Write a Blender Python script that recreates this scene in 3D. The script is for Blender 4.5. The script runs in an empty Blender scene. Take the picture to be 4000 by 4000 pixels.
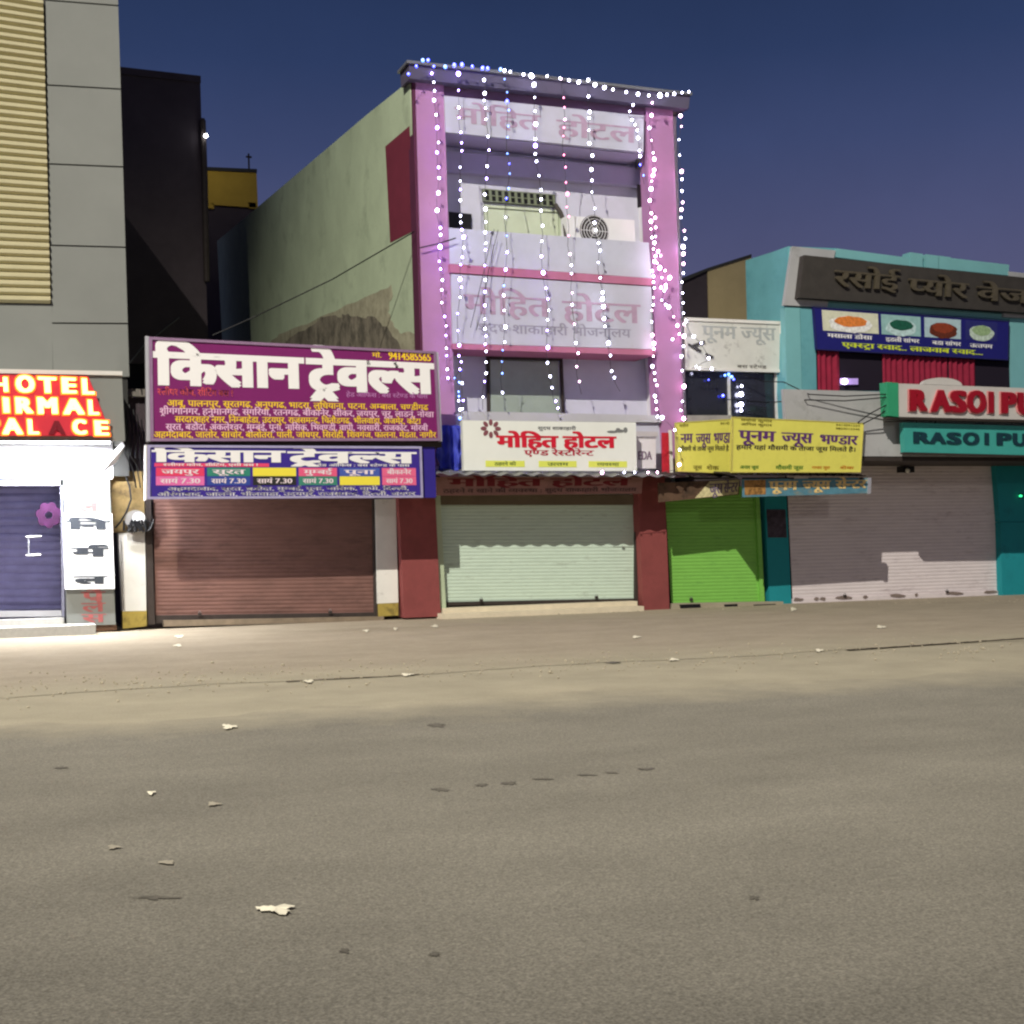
import bpy, bmesh, math, random
from mathutils import Vector, Matrix
from mathutils.geometry import tessellate_polygon
random.seed(7)
sc = bpy.context.scene
C = sc.collection
R = math.radians

# ------------------------------------------------------------------ camera
F_PX, HALF = 5200.0, 2000.0
YAW, PITCH, ROLL = R(21.95), math.atan(109 / 5200.0), R(1.0)
EYE = Vector((-10.8, -26.8, 1.64))
f0 = Vector((math.sin(YAW), math.cos(YAW), 0))
r0 = Vector((math.cos(YAW), -math.sin(YAW), 0))
FWD = (f0 * math.cos(PITCH) + Vector((0, 0, 1)) * math.sin(PITCH)).normalized()
u0 = r0.cross(FWD).normalized()
UP = u0 * math.cos(ROLL) + r0 * math.sin(ROLL)
RT = r0 * math.cos(ROLL) - u0 * math.sin(ROLL)
cam = bpy.data.cameras.new("camera")
cam.sensor_width = 36; cam.lens = 36 * F_PX / 4000; cam.clip_start = 0.1; cam.clip_end = 3000
co = bpy.data.objects.new("camera", cam)
m = Matrix((RT, UP, -FWD)).transposed().to_4x4(); m.translation = EYE
co.matrix_world = m
C.objects.link(co); sc.camera = co

# ------------------------------------------------------------------ dusk sky
w = bpy.data.worlds.new("World"); sc.world = w; w.use_nodes = True
nt = w.node_tree; nt.nodes.clear()
out = nt.nodes.new('ShaderNodeOutputWorld'); bg = nt.nodes.new('ShaderNodeBackground')
tc = nt.nodes.new('ShaderNodeTexCoord'); sx = nt.nodes.new('ShaderNodeSeparateXYZ')
rp = nt.nodes.new('ShaderNodeValToRGB')
nt.links.new(tc.outputs['Generated'], sx.inputs[0]); nt.links.new(sx.outputs['Z'], rp.inputs[0])
cr = rp.color_ramp
def lin(r, g, b):
    return tuple(((c / 255) / 12.92 if c / 255 <= .04045 else ((c / 255 + .055) / 1.055) ** 2.4) for c in (r, g, b)) + (1,)
cr.elements[0].position = 0.0; cr.elements[0].color = lin(116, 106, 134)
cr.elements[1].position = 1.0; cr.elements[1].color = lin(22, 32, 62)
for p_, c_ in ((.16, (86, 87, 120)), (.22, (75, 80, 116)), (.28, (60, 71, 109)), (.34, (45, 60, 97)), (.40, (36, 51, 85))):
    e = cr.elements.new(p_); e.color = lin(*c_)
wn = nt.nodes.new('ShaderNodeTexNoise'); wn.inputs['Scale'].default_value = 5; wn.inputs['Detail'].default_value = 7; wn.inputs['Roughness'].default_value = .6
wr = nt.nodes.new('ShaderNodeMapRange'); wr.inputs['From Min'].default_value = .3; wr.inputs['From Max'].default_value = .7; wr.inputs['To Min'].default_value = .93; wr.inputs['To Max'].default_value = 1.07
ws = nt.nodes.new('ShaderNodeVectorMath'); ws.operation = 'SCALE'
nt.links.new(tc.outputs['Generated'], wn.inputs['Vector']); nt.links.new(wn.outputs['Fac'], wr.inputs['Value']); nt.links.new(rp.outputs[0], ws.inputs[0]); nt.links.new(wr.outputs[0], ws.inputs['Scale'])
nt.links.new(ws.outputs[0], bg.inputs[0]); bg.inputs[1].default_value = 1.0
nt.links.new(bg.outputs[0], out.inputs[0])
sc.view_settings.view_transform = 'Standard'; sc.view_settings.look = 'None'
sc.view_settings.exposure = 0.0; sc.view_settings.gamma = 1.0
sc.cycles.filter_width = 2.3
sc.cycles.max_bounces = 6
sc.cycles.use_denoising = True
sc.cycles.sample_clamp_indirect = 3

# street lamp values (its light is made in its builder below)
MAST = Vector((-29.0, -40.0, 41.5)); MAST_W = 170000; MAST_COL = (1.0, .95, .84)
FILL = Vector((3.0, -37.0, 11.0)); FILL_W = 3000; FILL_COL = (1.0, .93, .80)

# ------------------------------------------------------------------ pixel rays -> points on real planes
def ray(px, py):
    return FWD * F_PX + RT * (px - HALF) - UP * (py - HALF)
def at(px, py, Y):
    d = ray(px, py); return EYE + d * ((Y - EYE.y) / d.y)
def ground(px, py, z=0.0):
    d = ray(px, py); return EYE + d * ((z - EYE.z) / d.z)
def onplane(px, py, p, n):
    d = ray(px, py); return EYE + d * ((p - EYE).dot(n) / d.dot(n))
def q(Y, *v):
    return [at(v[i], v[i + 1], Y) for i in range(0, len(v), 2)]

# ------------------------------------------------------------------ materials
MATS = {}
def mat(name, col, rough=.75, noise=.12, scale=3.0, metal=0, emit=None, es=0, dirt=None, dscale=1.2, dlo=.55, dhi=.75, bump=0, bscale=40, fine=0, stretch=None, spec=.3):
    if name in MATS: return MATS[name]
    m = bpy.data.materials.new(name); m.use_nodes = True
    t = m.node_tree; b = t.nodes['Principled BSDF']
    b.inputs['Roughness'].default_value = rough; b.inputs['Metallic'].default_value = metal
    b.inputs['Specular IOR Level'].default_value = spec
    col = tuple(col) if len(col) == 4 else tuple(col) + (1,)
    b.inputs['Base Color'].default_value = col
    g = t.nodes.new('ShaderNodeNewGeometry')
    vec = g.outputs['Position']
    if stretch:
        mp = t.nodes.new('ShaderNodeMapping'); mp.inputs['Scale'].default_value = stretch
        t.links.new(vec, mp.inputs[0]); vec = mp.outputs[0]
    last = None
    if noise:
        n = t.nodes.new('ShaderNodeTexNoise'); n.inputs['Scale'].default_value = scale; n.inputs['Detail'].default_value = 6; n.inputs['Roughness'].default_value = .65
        t.links.new(vec, n.inputs['Vector'])
        hs = t.nodes.new('ShaderNodeMapRange'); hs.inputs['From Min'].default_value = .3; hs.inputs['From Max'].default_value = .7
        hs.inputs['To Min'].default_value = 1 - noise; hs.inputs['To Max'].default_value = 1 + noise
        t.links.new(n.outputs['Fac'], hs.inputs['Value'])
        mx = t.nodes.new('ShaderNodeVectorMath'); mx.operation = 'SCALE'; mx.inputs[0].default_value = col[:3]
        t.links.new(hs.outputs[0], mx.inputs['Scale']); last = mx.outputs[0]
    if fine and last:
        n3 = t.nodes.new('ShaderNodeTexNoise'); n3.inputs['Scale'].default_value = 55; n3.inputs['Detail'].default_value = 3
        t.links.new(g.outputs['Position'], n3.inputs['Vector'])
        h3 = t.nodes.new('ShaderNodeMapRange'); h3.inputs['From Min'].default_value = .25; h3.inputs['From Max'].default_value = .75
        h3.inputs['To Min'].default_value = 1 - fine; h3.inputs['To Max'].default_value = 1 + fine
        t.links.new(n3.outputs['Fac'], h3.inputs['Value'])
        m3 = t.nodes.new('ShaderNodeVectorMath'); m3.operation = 'SCALE'
        t.links.new(last, m3.inputs[0]); t.links.new(h3.outputs[0], m3.inputs['Scale']); last = m3.outputs[0]
    if dirt:
        n2 = t.nodes.new('ShaderNodeTexNoise'); n2.inputs['Scale'].default_value = dscale; n2.inputs['Detail'].default_value = 8; n2.inputs['Roughness'].default_value = .7
        t.links.new(vec, n2.inputs['Vector'])
        h2 = t.nodes.new('ShaderNodeMapRange'); h2.inputs['From Min'].default_value = dlo; h2.inputs['From Max'].default_value = dhi
        t.links.new(n2.outputs['Fac'], h2.inputs['Value'])
        mc = t.nodes.new('ShaderNodeMix'); mc.data_type = 'RGBA'
        t.links.new(h2.outputs[0], mc.inputs[0])
        if last: t.links.new(last, mc.inputs[6])
        else: mc.inputs[6].default_value = col
        mc.inputs[7].default_value = tuple(dirt[:3]) + (1,); last = mc.outputs[2]
    if last: t.links.new(last, b.inputs['Base Color'])
    if bump:
        nb = t.nodes.new('ShaderNodeTexNoise'); nb.inputs['Scale'].default_value = bscale; nb.inputs['Detail'].default_value = 4
        t.links.new(g.outputs['Position'], nb.inputs['Vector'])
        bu = t.nodes.new('ShaderNodeBump'); bu.inputs['Strength'].default_value = bump; bu.inputs['Distance'].default_value = .02
        t.links.new(nb.outputs['Fac'], bu.inputs['Height']); t.links.new(bu.outputs[0], b.inputs['Normal'])
    if emit:
        b.inputs['Emission Color'].default_value = tuple(emit[:3]) + (1,); b.inputs['Emission Strength'].default_value = es
    MATS[name] = m
    return m

# ------------------------------------------------------------------ mesh helpers
def prism(bm, pts, vec):
    vec = Vector(vec)
    a = [bm.verts.new(p) for p in pts]; b = [bm.verts.new(p + vec) for p in pts]
    n = len(pts)
    bm.faces.new(a); bm.faces.new(list(reversed(b)))
    for i in range(n):
        bm.faces.new((a[i], b[i], b[(i + 1) % n], a[(i + 1) % n]))
def box(bm, x0, x1, y0, y1, z0, z1):
    prism(bm, [Vector((x0, y0, z0)), Vector((x1, y0, z0)), Vector((x1, y0, z1)), Vector((x0, y0, z1))], (0, y1 - y0, 0))
def sheet(bm, pts):
    bm.faces.new([bm.verts.new(p) for p in pts])
def tube(bm, pts, r, n=6, caps=True):
    rings = []
    for i, p in enumerate(pts):
        d = (pts[min(i + 1, len(pts) - 1)] - pts[max(i - 1, 0)]).normalized()
        a = d.orthogonal().normalized(); b = d.cross(a)
        if rings:  # keep twist small
            pa = (rings[-1][0].co - pts[i - 1]); pa = pa - d * pa.dot(d)
            if pa.length > 1e-6: a = pa.normalized(); b = d.cross(a)
        rr = r[i] if isinstance(r, (list, tuple)) else r
        rings.append([bm.verts.new(p + (a * math.cos(2 * math.pi * k / n) + b * math.sin(2 * math.pi * k / n)) * rr) for k in range(n)])
    for i in range(len(rings) - 1):
        for k in range(n):
            bm.faces.new((rings[i][k], rings[i][(k + 1) % n], rings[i + 1][(k + 1) % n], rings[i + 1][k]))
    if caps:
        bm.faces.new(list(reversed(rings[0]))); bm.faces.new(rings[-1])
def disc(bm, c, rx, rz, depth, n=28):
    prism(bm, [c + Vector((rx * math.cos(2 * math.pi * k / n), 0, rz * math.sin(2 * math.pi * k / n))) for k in range(n)], (0, depth, 0))
def NB(): return bmesh.new()

def link(name, bm, material, parent=None, smooth=False, bevel=0):
    if bevel:
        es = [e for e in bm.edges if len(e.link_faces) == 2 and e.calc_face_angle(0) > .5]
        bmesh.ops.bevel(bm, geom=es, offset=bevel, segments=1, affect='EDGES', clamp_overlap=True)
    bmesh.ops.recalc_face_normals(bm, faces=bm.faces)
    vs = [v.co for v in bm.verts]
    if parent is not None:
        off = parent_world(parent)
    else:
        off = Vector(((min(v.x for v in vs) + max(v.x for v in vs)) / 2, (min(v.y for v in vs) + max(v.y for v in vs)) / 2, min(v.z for v in vs)))
    me = bpy.data.meshes.new(name)
    for v in bm.verts: v.co -= off
    if smooth:
        for f in bm.faces: f.smooth = True
    bm.to_mesh(me); bm.free()
    me.materials.append(material)
    o = bpy.data.objects.new(name, me)
    C.objects.link(o)
    if parent is None: o.location = off
    else: o.parent = parent
    return o
def parent_world(p):
    v = Vector((0, 0, 0))
    while p is not None:
        v = v + Vector(p.location); p = p.parent
    return v
def tag(o, label, cat, group=None, kind=None):
    o['label'] = label; o['category'] = cat
    if group: o['group'] = group
    if kind: o['kind'] = kind
    return o
def thing(name, label, cat, loc, group=None):
    o = bpy.data.objects.new(name, None); C.objects.link(o); o.location = loc; o.empty_display_size = .3
    return tag(o, label, cat, group)
def part(name, parent, material, pts, vec, bevel=0, label=None):
    bm = NB(); prism(bm, pts, vec); o = link(name, bm, material, parent, bevel=bevel)
    if label: o['label'] = label
    return o
def bil(quad, u, v):
    # quad order: top-left, top-right, bottom-right, bottom-left; v = 0 bottom, 1 top
    tl, tr, br, bl = quad
    return (bl * (1 - u) + br * u) * (1 - v) + (tl * (1 - u) + tr * u) * v
def slats(bm, quad, n, depth=.025, prof='round', seg=4):
    rows = []
    for i in range(n):
        for k in range(seg):
            t = k / seg
            d = math.sin(math.pi * t) if prof == 'round' else (0 if k == 0 else 1)
            rows.append(((i + t) / n, d * depth))
    rows.append((1, 0))
    a = []
    for v, d in rows:
        a.append([bm.verts.new(bil(quad, u, v) - Vector((0, d, 0))) for u in (0, 1)])
    for i in range(len(a) - 1):
        bm.faces.new((a[i][0], a[i][1], a[i + 1][1], a[i + 1][0]))

# ------------------------------------------------------------------ lettering
_gc = {}
def _outline(s):
    c = bpy.data.curves.new("t", 'FONT'); c.body = s; c.size = 1; c.resolution_u = 3
    o = bpy.data.objects.new("t", c); C.objects.link(o)
    dg = bpy.context.evaluated_depsgraph_get()
    cv = o.evaluated_get(dg).to_curve(dg)
    res = {}
    for sp in cv.splines:
        pl = []
        if sp.type == 'BEZIER':
            bp = sp.bezier_points; n = len(bp)
            for i in range(n):
                p0, p3 = bp[i].co, bp[(i + 1) % n].co; p1, p2 = bp[i].handle_right, bp[(i + 1) % n].handle_left
                lin_ = (p1 - p0).cross(p3 - p0).length < 1e-5 and (p2 - p0).cross(p3 - p0).length < 1e-5
                for k in range(1 if lin_ else 3):
                    t = k / 3
                    pl.append(((1 - t) ** 3) * p0 + 3 * t * (1 - t) ** 2 * p1 + 3 * t * t * (1 - t) * p2 + t ** 3 * p3)
        else:
            pl = [Vector(p.co[:3]) for p in sp.points]
        res.setdefault(getattr(sp, 'character_index', 0), []).append([Vector((p.x, p.y, 0)) for p in pl])
    o.to_curve_clear() if hasattr(o, 'to_curve_clear') else None
    bpy.data.objects.remove(o); bpy.data.curves.remove(c)
    return res
def _minx(polys): return min(p.x for pl in polys for p in pl)
_bar = None
def glyph(ch):
    """(triangles, advance) of one character in em units"""
    global _bar
    if ch in _gc: return _gc[ch]
    if _bar is None: _bar = _minx([pl for v in _outline("|").values() for pl in v])
    if ch == ' ':
        _gc[ch] = ([], .26); return _gc[ch]
    r = _outline(ch + "|"); keys = sorted(r)
    if len(keys) == 1:  # no per character index: split by position
        polys = r[keys[0]]; k = max(range(len(polys)), key=lambda i: _minx([polys[i]]))
        bars = [polys[k]]; polys = [p for i, p in enumerate(polys) if i != k]
    else:
        bars = r[keys[-1]]; polys = [p for k_ in keys[:-1] for p in r[k_]]
    adv = _minx(bars) - _bar
    tris = []
    # outer contours and the holes inside them are filled group by group so that overlapping contours never cancel
    def area(pl): return sum(a.x * b.y - b.x * a.y for a, b in zip(pl, pl[1:] + pl[:1])) / 2
    big = max(polys, key=lambda p: abs(area(p))); sgn = area(big) > 0
    outs = [p for p in polys if (area(p) > 0) == sgn]; holes = [p for p in polys if (area(p) > 0) != sgn]
    def inside(pt, pl):
        c = False
        for a, b in zip(pl, pl[1:] + pl[:1]):
            if (a.y > pt.y) != (b.y > pt.y) and pt.x < (b.x - a.x) * (pt.y - a.y) / (b.y - a.y) + a.x: c = not c
        return c
    for o in outs:
        hs = [h for h in holes if inside(h[0], o)]
        fl = [p for pl in [o] + hs for p in pl]
        for t in tessellate_polygon([o] + hs):
            tris.append(tuple((fl[i].x, fl[i].y) for i in t))
    _gc[ch] = (tris, adv)
    return _gc[ch]
def clip(tris, xmax):
    res = []
    for t in tris:
        pts = []
        for a, b in zip(t, t[1:] + t[:1]):
            if a[0] <= xmax: pts.append(a)
            if (a[0] <= xmax) != (b[0] <= xmax):
                k = (xmax - a[0]) / (b[0] - a[0]); pts.append((xmax, a[1] + k * (b[1] - a[1])))
        if len(pts) >= 3: res.append(tuple(pts))
    return res
CONS = set(chr(c) for c in range(0x915, 0x93A)); VIR = '\u094d'; NOBAR = set('टठडढदहरछङ'); BARW = .185
def layout(s):
    """shapes laid out along x: reorders the short i, builds half letters, reph and the foot r"""
    shapes, x, i = [], 0.0, 0
    while i < len(s):
        c = s[i]
        if c not in CONS:
            t, a = glyph(c); shapes.append([tuple((p[0] + x, p[1]) for p in tr) for tr in t]); x += a; i += 1; continue
        cl = [c]; i += 1
        while i + 1 < len(s) and s[i] == VIR and s[i + 1] in CONS:
            cl.append(s[i + 1]); i += 2
        marks = []
        while i < len(s) and (0x93A <= ord(s[i]) <= 0x94F or s[i] in '\u0902\u0901\u0903') : marks.append(s[i]); i += 1
        reph = len(cl) > 1 and cl[0] == 'र'
        if reph: cl = cl[1:]
        foot = len(cl) > 1 and cl[-1] == 'र'
        if foot: cl = cl[:-1]
        if '\u093f' in marks:
            t, a = glyph('\u093f'); shapes.append([tuple((p[0] + x, p[1]) for p in tr) for tr in t]); x += a; marks.remove('\u093f')
        for k, ch in enumerate(cl):
            t, a = glyph(ch)
            if k < len(cl) - 1:
                if ch in NOBAR:
                    t = t + glyph(VIR)[0] if False else t
                else:
                    a = a - BARW; t = clip(t, a)
            shapes.append([tuple((p[0] + x, p[1]) for p in tr) for tr in t]); x += a
        if foot:
            xc = x - a / 2
            shapes.append([((xc - .2, -.2), (xc - .12, -.2), (xc + .03, -.03), (xc - .03, .03)), ((xc + .2, -.2), (xc + .12, -.2), (xc - .03, -.03), (xc + .03, .03))])
        for mk in marks:
            t, a = glyph(mk); shapes.append([tuple((p[0] + x, p[1]) for p in tr) for tr in t]); x += a
        if reph:
            arc = []
            for k in range(8):
                an = R(200 - 200 * k / 7); arc.append((math.cos(an), math.sin(an)))
            xc = x - .12; yc = .72
            shapes.append([((xc + .13 * p[0], yc + .13 * p[1]), (xc + .06 * p[0], yc + .06 * p[1]), (xc + .06 * n[0], yc + .06 * n[1]), (xc + .13 * n[0], yc + .13 * n[1])) for p, n in zip(arc, arc[1:])])
    return shapes, x
HEAD = .63
def letters(bm, quad, s, u0, v0, u1, v1, bold=.0, eps=.006, head=None, thick=0, bold_y=0, keep=0):
    """write s on the quad so that the base line lies at v0 and the head line (or cap height) at v1; eps in metres in front"""
    sh, wd = layout(s)
    head = head or (HEAD if any(ord(ch) > 0x900 for ch in s) else .69)
    nrm = (quad[1] - quad[0]).cross(quad[3] - quad[0]).normalized()
    if nrm.y > 0: nrm = -nrm
    passes = [(0, 0)] if not bold else [(dx, dy) for dy in ((0,) if not bold_y else (-bold_y, bold_y)) for dx in ((-bold, 0, bold) if bold < .04 else (-bold, -bold / 2, 0, bold / 2, bold))]
    j = 0
    for dx, dy in passes:
        for tris in sh:
            lift = eps + (j % 11) * .0003; j += 1
            for tr in tris:
                vs = []
                for (x, y) in tr:
                    p = bil(quad, u0 + (u1 - u0) * (x + dx) / max(wd, 1e-6), v0 + (v1 - v0) * (y + dy) / head)
                    vs.append(p + nrm * lift)
                if thick:
                    try: prism(bm, vs, -nrm * thick)
                    except ValueError: pass
                else:
                    bm.faces.new([bm.verts.new(p) for p in vs])
def write(parent, material, quad, *lines, name='lettering', thick=0, label=None):
    bm = NB()
    for ln in lines:
        letters(bm, quad, *ln[:5], **(ln[5] if len(ln) > 5 else {}), thick=thick)
    me = link_raw(name, bm, material, parent)
    if label: me['label'] = label
    return me
def link_raw(name, bm, material, parent):
    off = parent_world(parent)
    for v in bm.verts: v.co -= off
    me = bpy.data.meshes.new(name); bm.to_mesh(me); bm.free(); me.materials.append(material)
    o = bpy.data.objects.new(name, me); C.objects.link(o); o.parent = parent
    return o
def fwd(pts, d):  # move points towards the street
    return [p - Vector((0, d, 0)) for p in pts]
def sub(quad, u0, v0, u1, v1):
    return [bil(quad, u0, v1), bil(quad, u1, v1), bil(quad, u1, v0), bil(quad, u0, v0)]
def frame_bm(quad, wu, out_=.03):
    """four bars round a quad, butted; wu in metres"""
    bm = NB()
    tl, tr, br, bl = quad
    W = (tr - tl).length; H = (tl - bl).length
    a, b = wu / W, wu / H
    for s in ((0, 1 - b, 1, 1), (0, 0, 1, b), (0, b, a, 1 - b), (1 - a, b, 1, 1 - b)):
        prism(bm, fwd(sub(quad, *s), out_), (0, out_ + .03, 0))
    return bm
def base(Y, px, py=2400):
    p = at(px, py, Y); return Vector((p.x, p.y, 0))

# ------------------------------------------------------------------ palette
white = mat('white_paint', lin(226, 224, 216), .7, .06, 2, dirt=lin(150, 145, 132), dscale=2.5, dlo=.6, dhi=.85)
offwh = mat('aged_white_board', lin(214, 214, 205), .6, .06, 3, dirt=lin(120, 118, 110), dscale=4, dlo=.58, dhi=.8)
lav = mat('pale_lavender_plaster', lin(196, 196, 208), .8, .05, 2)
pink = mat('pink_paint', lin(172, 124, 164), .75, .06, 1.5, dirt=lin(140, 84, 106), dscale=3, dlo=.62, dhi=.85)
pinkband = mat('dusty_pink_band', lin(178, 110, 136), .8, .08, 2)
maroon = mat('maroon_paint', lin(136, 70, 68), .78, .14, 2, dirt=lin(108, 56, 54), dscale=2, dlo=.55, dhi=.8)
green_wall = mat('faded_green_plaster', lin(186, 200, 168), .9, .12, .6, dirt=lin(142, 154, 128), dscale=.9, dlo=.55, dhi=.85, fine=.1)
bare = mat('bare_damp_plaster', lin(132, 124, 108), .95, .3, 2.2, dirt=lin(92, 87, 76), dscale=2, dlo=.45, dhi=.6)
grey_clad = mat('grey_composite_cladding', lin(128, 130, 125), .55, .05, 1.0)
dark_gap = mat('dark_joint', lin(60, 60, 58), .9, 0)
cream = mat('cream_louvre', lin(190, 182, 146), .6, .05, 2)
darkbody = mat('dark_plaster', lin(70, 62, 66), .95, .15, 1)
roofm = mat('grey_roof_concrete', lin(120, 115, 108), .95, .15, 1)
black = mat('black_plastic', lin(22, 22, 24), .5, 0)
steel = mat('galvanised_sheet', lin(150, 150, 150), .45, .15, 5, metal=.6)
dark_metal = mat('rusty_dark_metal', lin(58, 50, 46), .7, .2, 6)
alu = mat('aluminium_frame', lin(200, 200, 204), .35, .04, 6, metal=.5)
txt_white = mat('white_ink', lin(240, 238, 236), .6, 0)
txt_yel = mat('yellow_ink', lin(246, 206, 40), .6, 0)
txt_red = mat('red_ink', lin(206, 26, 52), .6, 0)
txt_blk = mat('dark_ink', lin(36, 34, 44), .6, 0)
txt_purple = mat('purple_ink', lin(92, 50, 110), .6, 0)

# ------------------------------------------------------------------ ground
def blend_ground(name, colour, line, lo, hi, noise_amp, facs, bump=.5):
    m = bpy.data.materials.new(name); m.use_nodes = True
    t = m.node_tree; b = t.nodes['Principled BSDF']; b.inputs['Roughness'].default_value = .93; b.inputs['Specular IOR Level'].default_value = .2
    g = t.nodes.new('ShaderNodeNewGeometry')
    def nz(scale, det=5, rough=.6, stretch=None):
        n = t.nodes.new('ShaderNodeTexNoise'); n.inputs['Scale'].default_value = scale; n.inputs['Detail'].default_value = det; n.inputs['Roughness'].default_value = rough
        if stretch:
            mp = t.nodes.new('ShaderNodeMapping'); mp.inputs['Scale'].default_value = stretch; t.links.new(g.outputs['Position'], mp.inputs[0]); t.links.new(mp.outputs[0], n.inputs['Vector'])
        else: t.links.new(g.outputs['Position'], n.inputs['Vector'])
        return n.outputs['Fac']
    def mr(v, a, b_, c, d):
        h = t.nodes.new('ShaderNodeMapRange'); t.links.new(v, h.inputs['Value'])
        for k, x in zip(('From Min', 'From Max', 'To Min', 'To Max'), (a, b_, c, d)): h.inputs[k].default_value = x
        return h.outputs[0]
    def mul(a, b_):
        x = t.nodes.new('ShaderNodeMath'); x.operation = 'MULTIPLY'; t.links.new(a, x.inputs[0]); t.links.new(b_, x.inputs[1]); return x.outputs[0]
    fac = None
    for sc_, det, st, lo_, hi_ in facs:
        v = mr(nz(sc_, det, .6, st), .28, .72, lo_, hi_); fac = v if fac is None else mul(fac, v)
    vm = t.nodes.new('ShaderNodeVectorMath'); vm.operation = 'SCALE'; vm.inputs[0].default_value = colour[:3]
    t.links.new(fac, vm.inputs['Scale'])
    p, d = line  # signed distance across the line p + k d, positive towards the shops
    n_ = Vector((-d.y, d.x, 0)).normalized()
    if n_.y < 0: n_ = -n_
    dot = t.nodes.new('ShaderNodeVectorMath'); dot.operation = 'DOT_PRODUCT'; dot.inputs[1].default_value = n_; t.links.new(g.outputs['Position'], dot.inputs[0])
    ad = t.nodes.new('ShaderNodeMath'); ad.operation = 'ADD'; t.links.new(dot.outputs['Value'], ad.inputs[0])
    t.links.new(mr(nz(.7, 8, .68), .25, .75, -noise_amp - p.dot(n_), noise_amp - p.dot(n_)), ad.inputs[1])
    sand_v = t.nodes.new('ShaderNodeVectorMath'); sand_v.operation = 'SCALE'; sand_v.inputs[0].default_value = SAND[:3]
    t.links.new(mul(mr(nz(1.1, 6), .3, .7, .88, 1.12), mr(nz(55, 3), .28, .72, .85, 1.15)), sand_v.inputs['Scale'])
    mx = t.nodes.new('ShaderNodeMix'); mx.data_type = 'RGBA'
    t.links.new(mr(ad.outputs[0], lo, hi, 0, 1), mx.inputs[0]); t.links.new(vm.outputs[0], mx.inputs[6]); t.links.new(sand_v.outputs[0], mx.inputs[7])
    t.links.new(mx.outputs[2], b.inputs['Base Color'])
    bu = t.nodes.new('ShaderNodeBump'); bu.inputs['Strength'].default_value = bump; bu.inputs['Distance'].default_value = .01
    t.links.new(nz(70, 4), bu.inputs['Height']); t.links.new(bu.outputs[0], b.inputs['Normal'])
    return m
SAND = lin(166, 157, 135); ASPH = lin(127, 122, 110)
e1, e2 = ground(310, 2817), ground(3139, 2654)
a1, a2 = ground(1200, 2657), ground(3350, 2537)
asphalt = blend_ground('dusty_asphalt', ASPH, (e1, e2 - e1), -1.6, .1, .8, ((80, 2, None, .64, 1.36), (1.1, 6, (.7, 1.2, 1), .88, 1.1), (34, 3, None, .84, 1.16), (.3, 5, (.6, 1.4, 1), .88, 1.08)))
apron_m = blend_ground('worn_concrete_apron', lin(164, 152, 132), (a1, a2 - a1), 2.4, -.1, 1.2, ((55, 3, None, .84, 1.16), (1.2, 6, (.7, 1.2, 1), .86, 1.1), (6, 5, None, .93, 1.06)))
sand = mat('sandy_shoulder', SAND, .97, .12, 1.1, bump=.5, bscale=70, fine=.15)
def grid_sheet(name, material, x0, x1, edge0, edge1, z, step=.5, kind='structure'):
    bm = NB(); prev = None; x = x0
    while x <= x1 + 1e-6:
        a = bm.verts.new((x, edge0(x), z)); b = bm.verts.new((x, edge1(x), z))
        if prev: bm.faces.new((prev[0], a, b, prev[1]))
        prev = (a, b); x += step
    o = link(name, bm, material); o['kind'] = kind; return o
bm = NB(); sheet(bm, [Vector((-400, -400, 0)), Vector((400, -400, 0)), Vector((400, 400, 0)), Vector((-400, 400, 0))])
o = link('ground', bm, sand); o['kind'] = 'structure'
e1, e2 = ground(310, 2817), ground(3139, 2654)
def road_edge(x):
    k = e1.y + (e2.y - e1.y) * (x - e1.x) / (e2.x - e1.x) if -40 < x < 60 else e1.y
    return k + .28 * math.sin(x * .9) + .16 * math.sin(x * 2.3 + 1) + random.uniform(-.12, .12)
road = grid_sheet('road', asphalt, -60, 80, lambda x: -60, road_edge, .004, .25)
a1, a2 = ground(1200, 2657), ground(3350, 2537)
def apron_edge(x):
    k = a1.y + (a2.y - a1.y) * (x - a1.x) / (a2.x - a1.x)
    return k + .10 * math.sin(x * 1.3) + random.uniform(-.05, .05)
grid_sheet('pavement', apron_m, -40, 60, apron_edge, lambda x: 1.2, .005, .25)
# dark gutter at the pavement's edge
bm = NB()
L = [ground(3320 + k * 70, 2541 - k * 4.7, .010) for k in range(11)]
for a, b in zip(L, L[1:]):
    sheet(bm, [a, b, b + Vector((0, .16, 0)), a + Vector((0, .12, 0))])
L = [ground(x, y, .010) for x, y in ((1120, 2664), (1250, 2655), (1390, 2648), (1520, 2642), (1640, 2634))]
for a, b in zip(L, L[1:]):
    sheet(bm, [a, b, b + Vector((0, .05, 0)), a + Vector((0, .07, 0))])
g_ = link('gutter', bm, mat('damp_dark_soil', lin(58, 48, 34), .95, .3, 5)); g_['kind'] = 'structure'
# tar repairs and dark specks of the road surface
tar = mat('tar_seal', lin(100, 95, 85), .9, .25, 8)
for px, py, wpx, hpx in ((1705, 2832, 46, 10), (1720, 3082, 40, 9), (1880, 3066, 32, 7), (1990, 3058, 40, 7), (2120, 3042, 40, 6), (2290, 3026, 50, 5), (2390, 3018, 36, 5), (2530, 3003, 40, 6), (1345, 3713, 22, 12), (1700, 3727, 26, 11), (2948, 3505, 26, 9), (2390, 2588, 42, 5), (600, 3505, 110, 9), (240, 2998, 40, 5)):
    c = ground(px, py, .0085); ax = ground(px + wpx, py, .0085) - c; ay = ground(px, py - hpx, .0085) - c
    bm = NB(); sheet(bm, [c + (ax * math.cos(a) + ay * math.sin(a)) * random.uniform(.35, 1.15) for a in [2 * math.pi * k / 22 for k in range(22)]])
    link('tar_patch', bm, tar, road)
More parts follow.
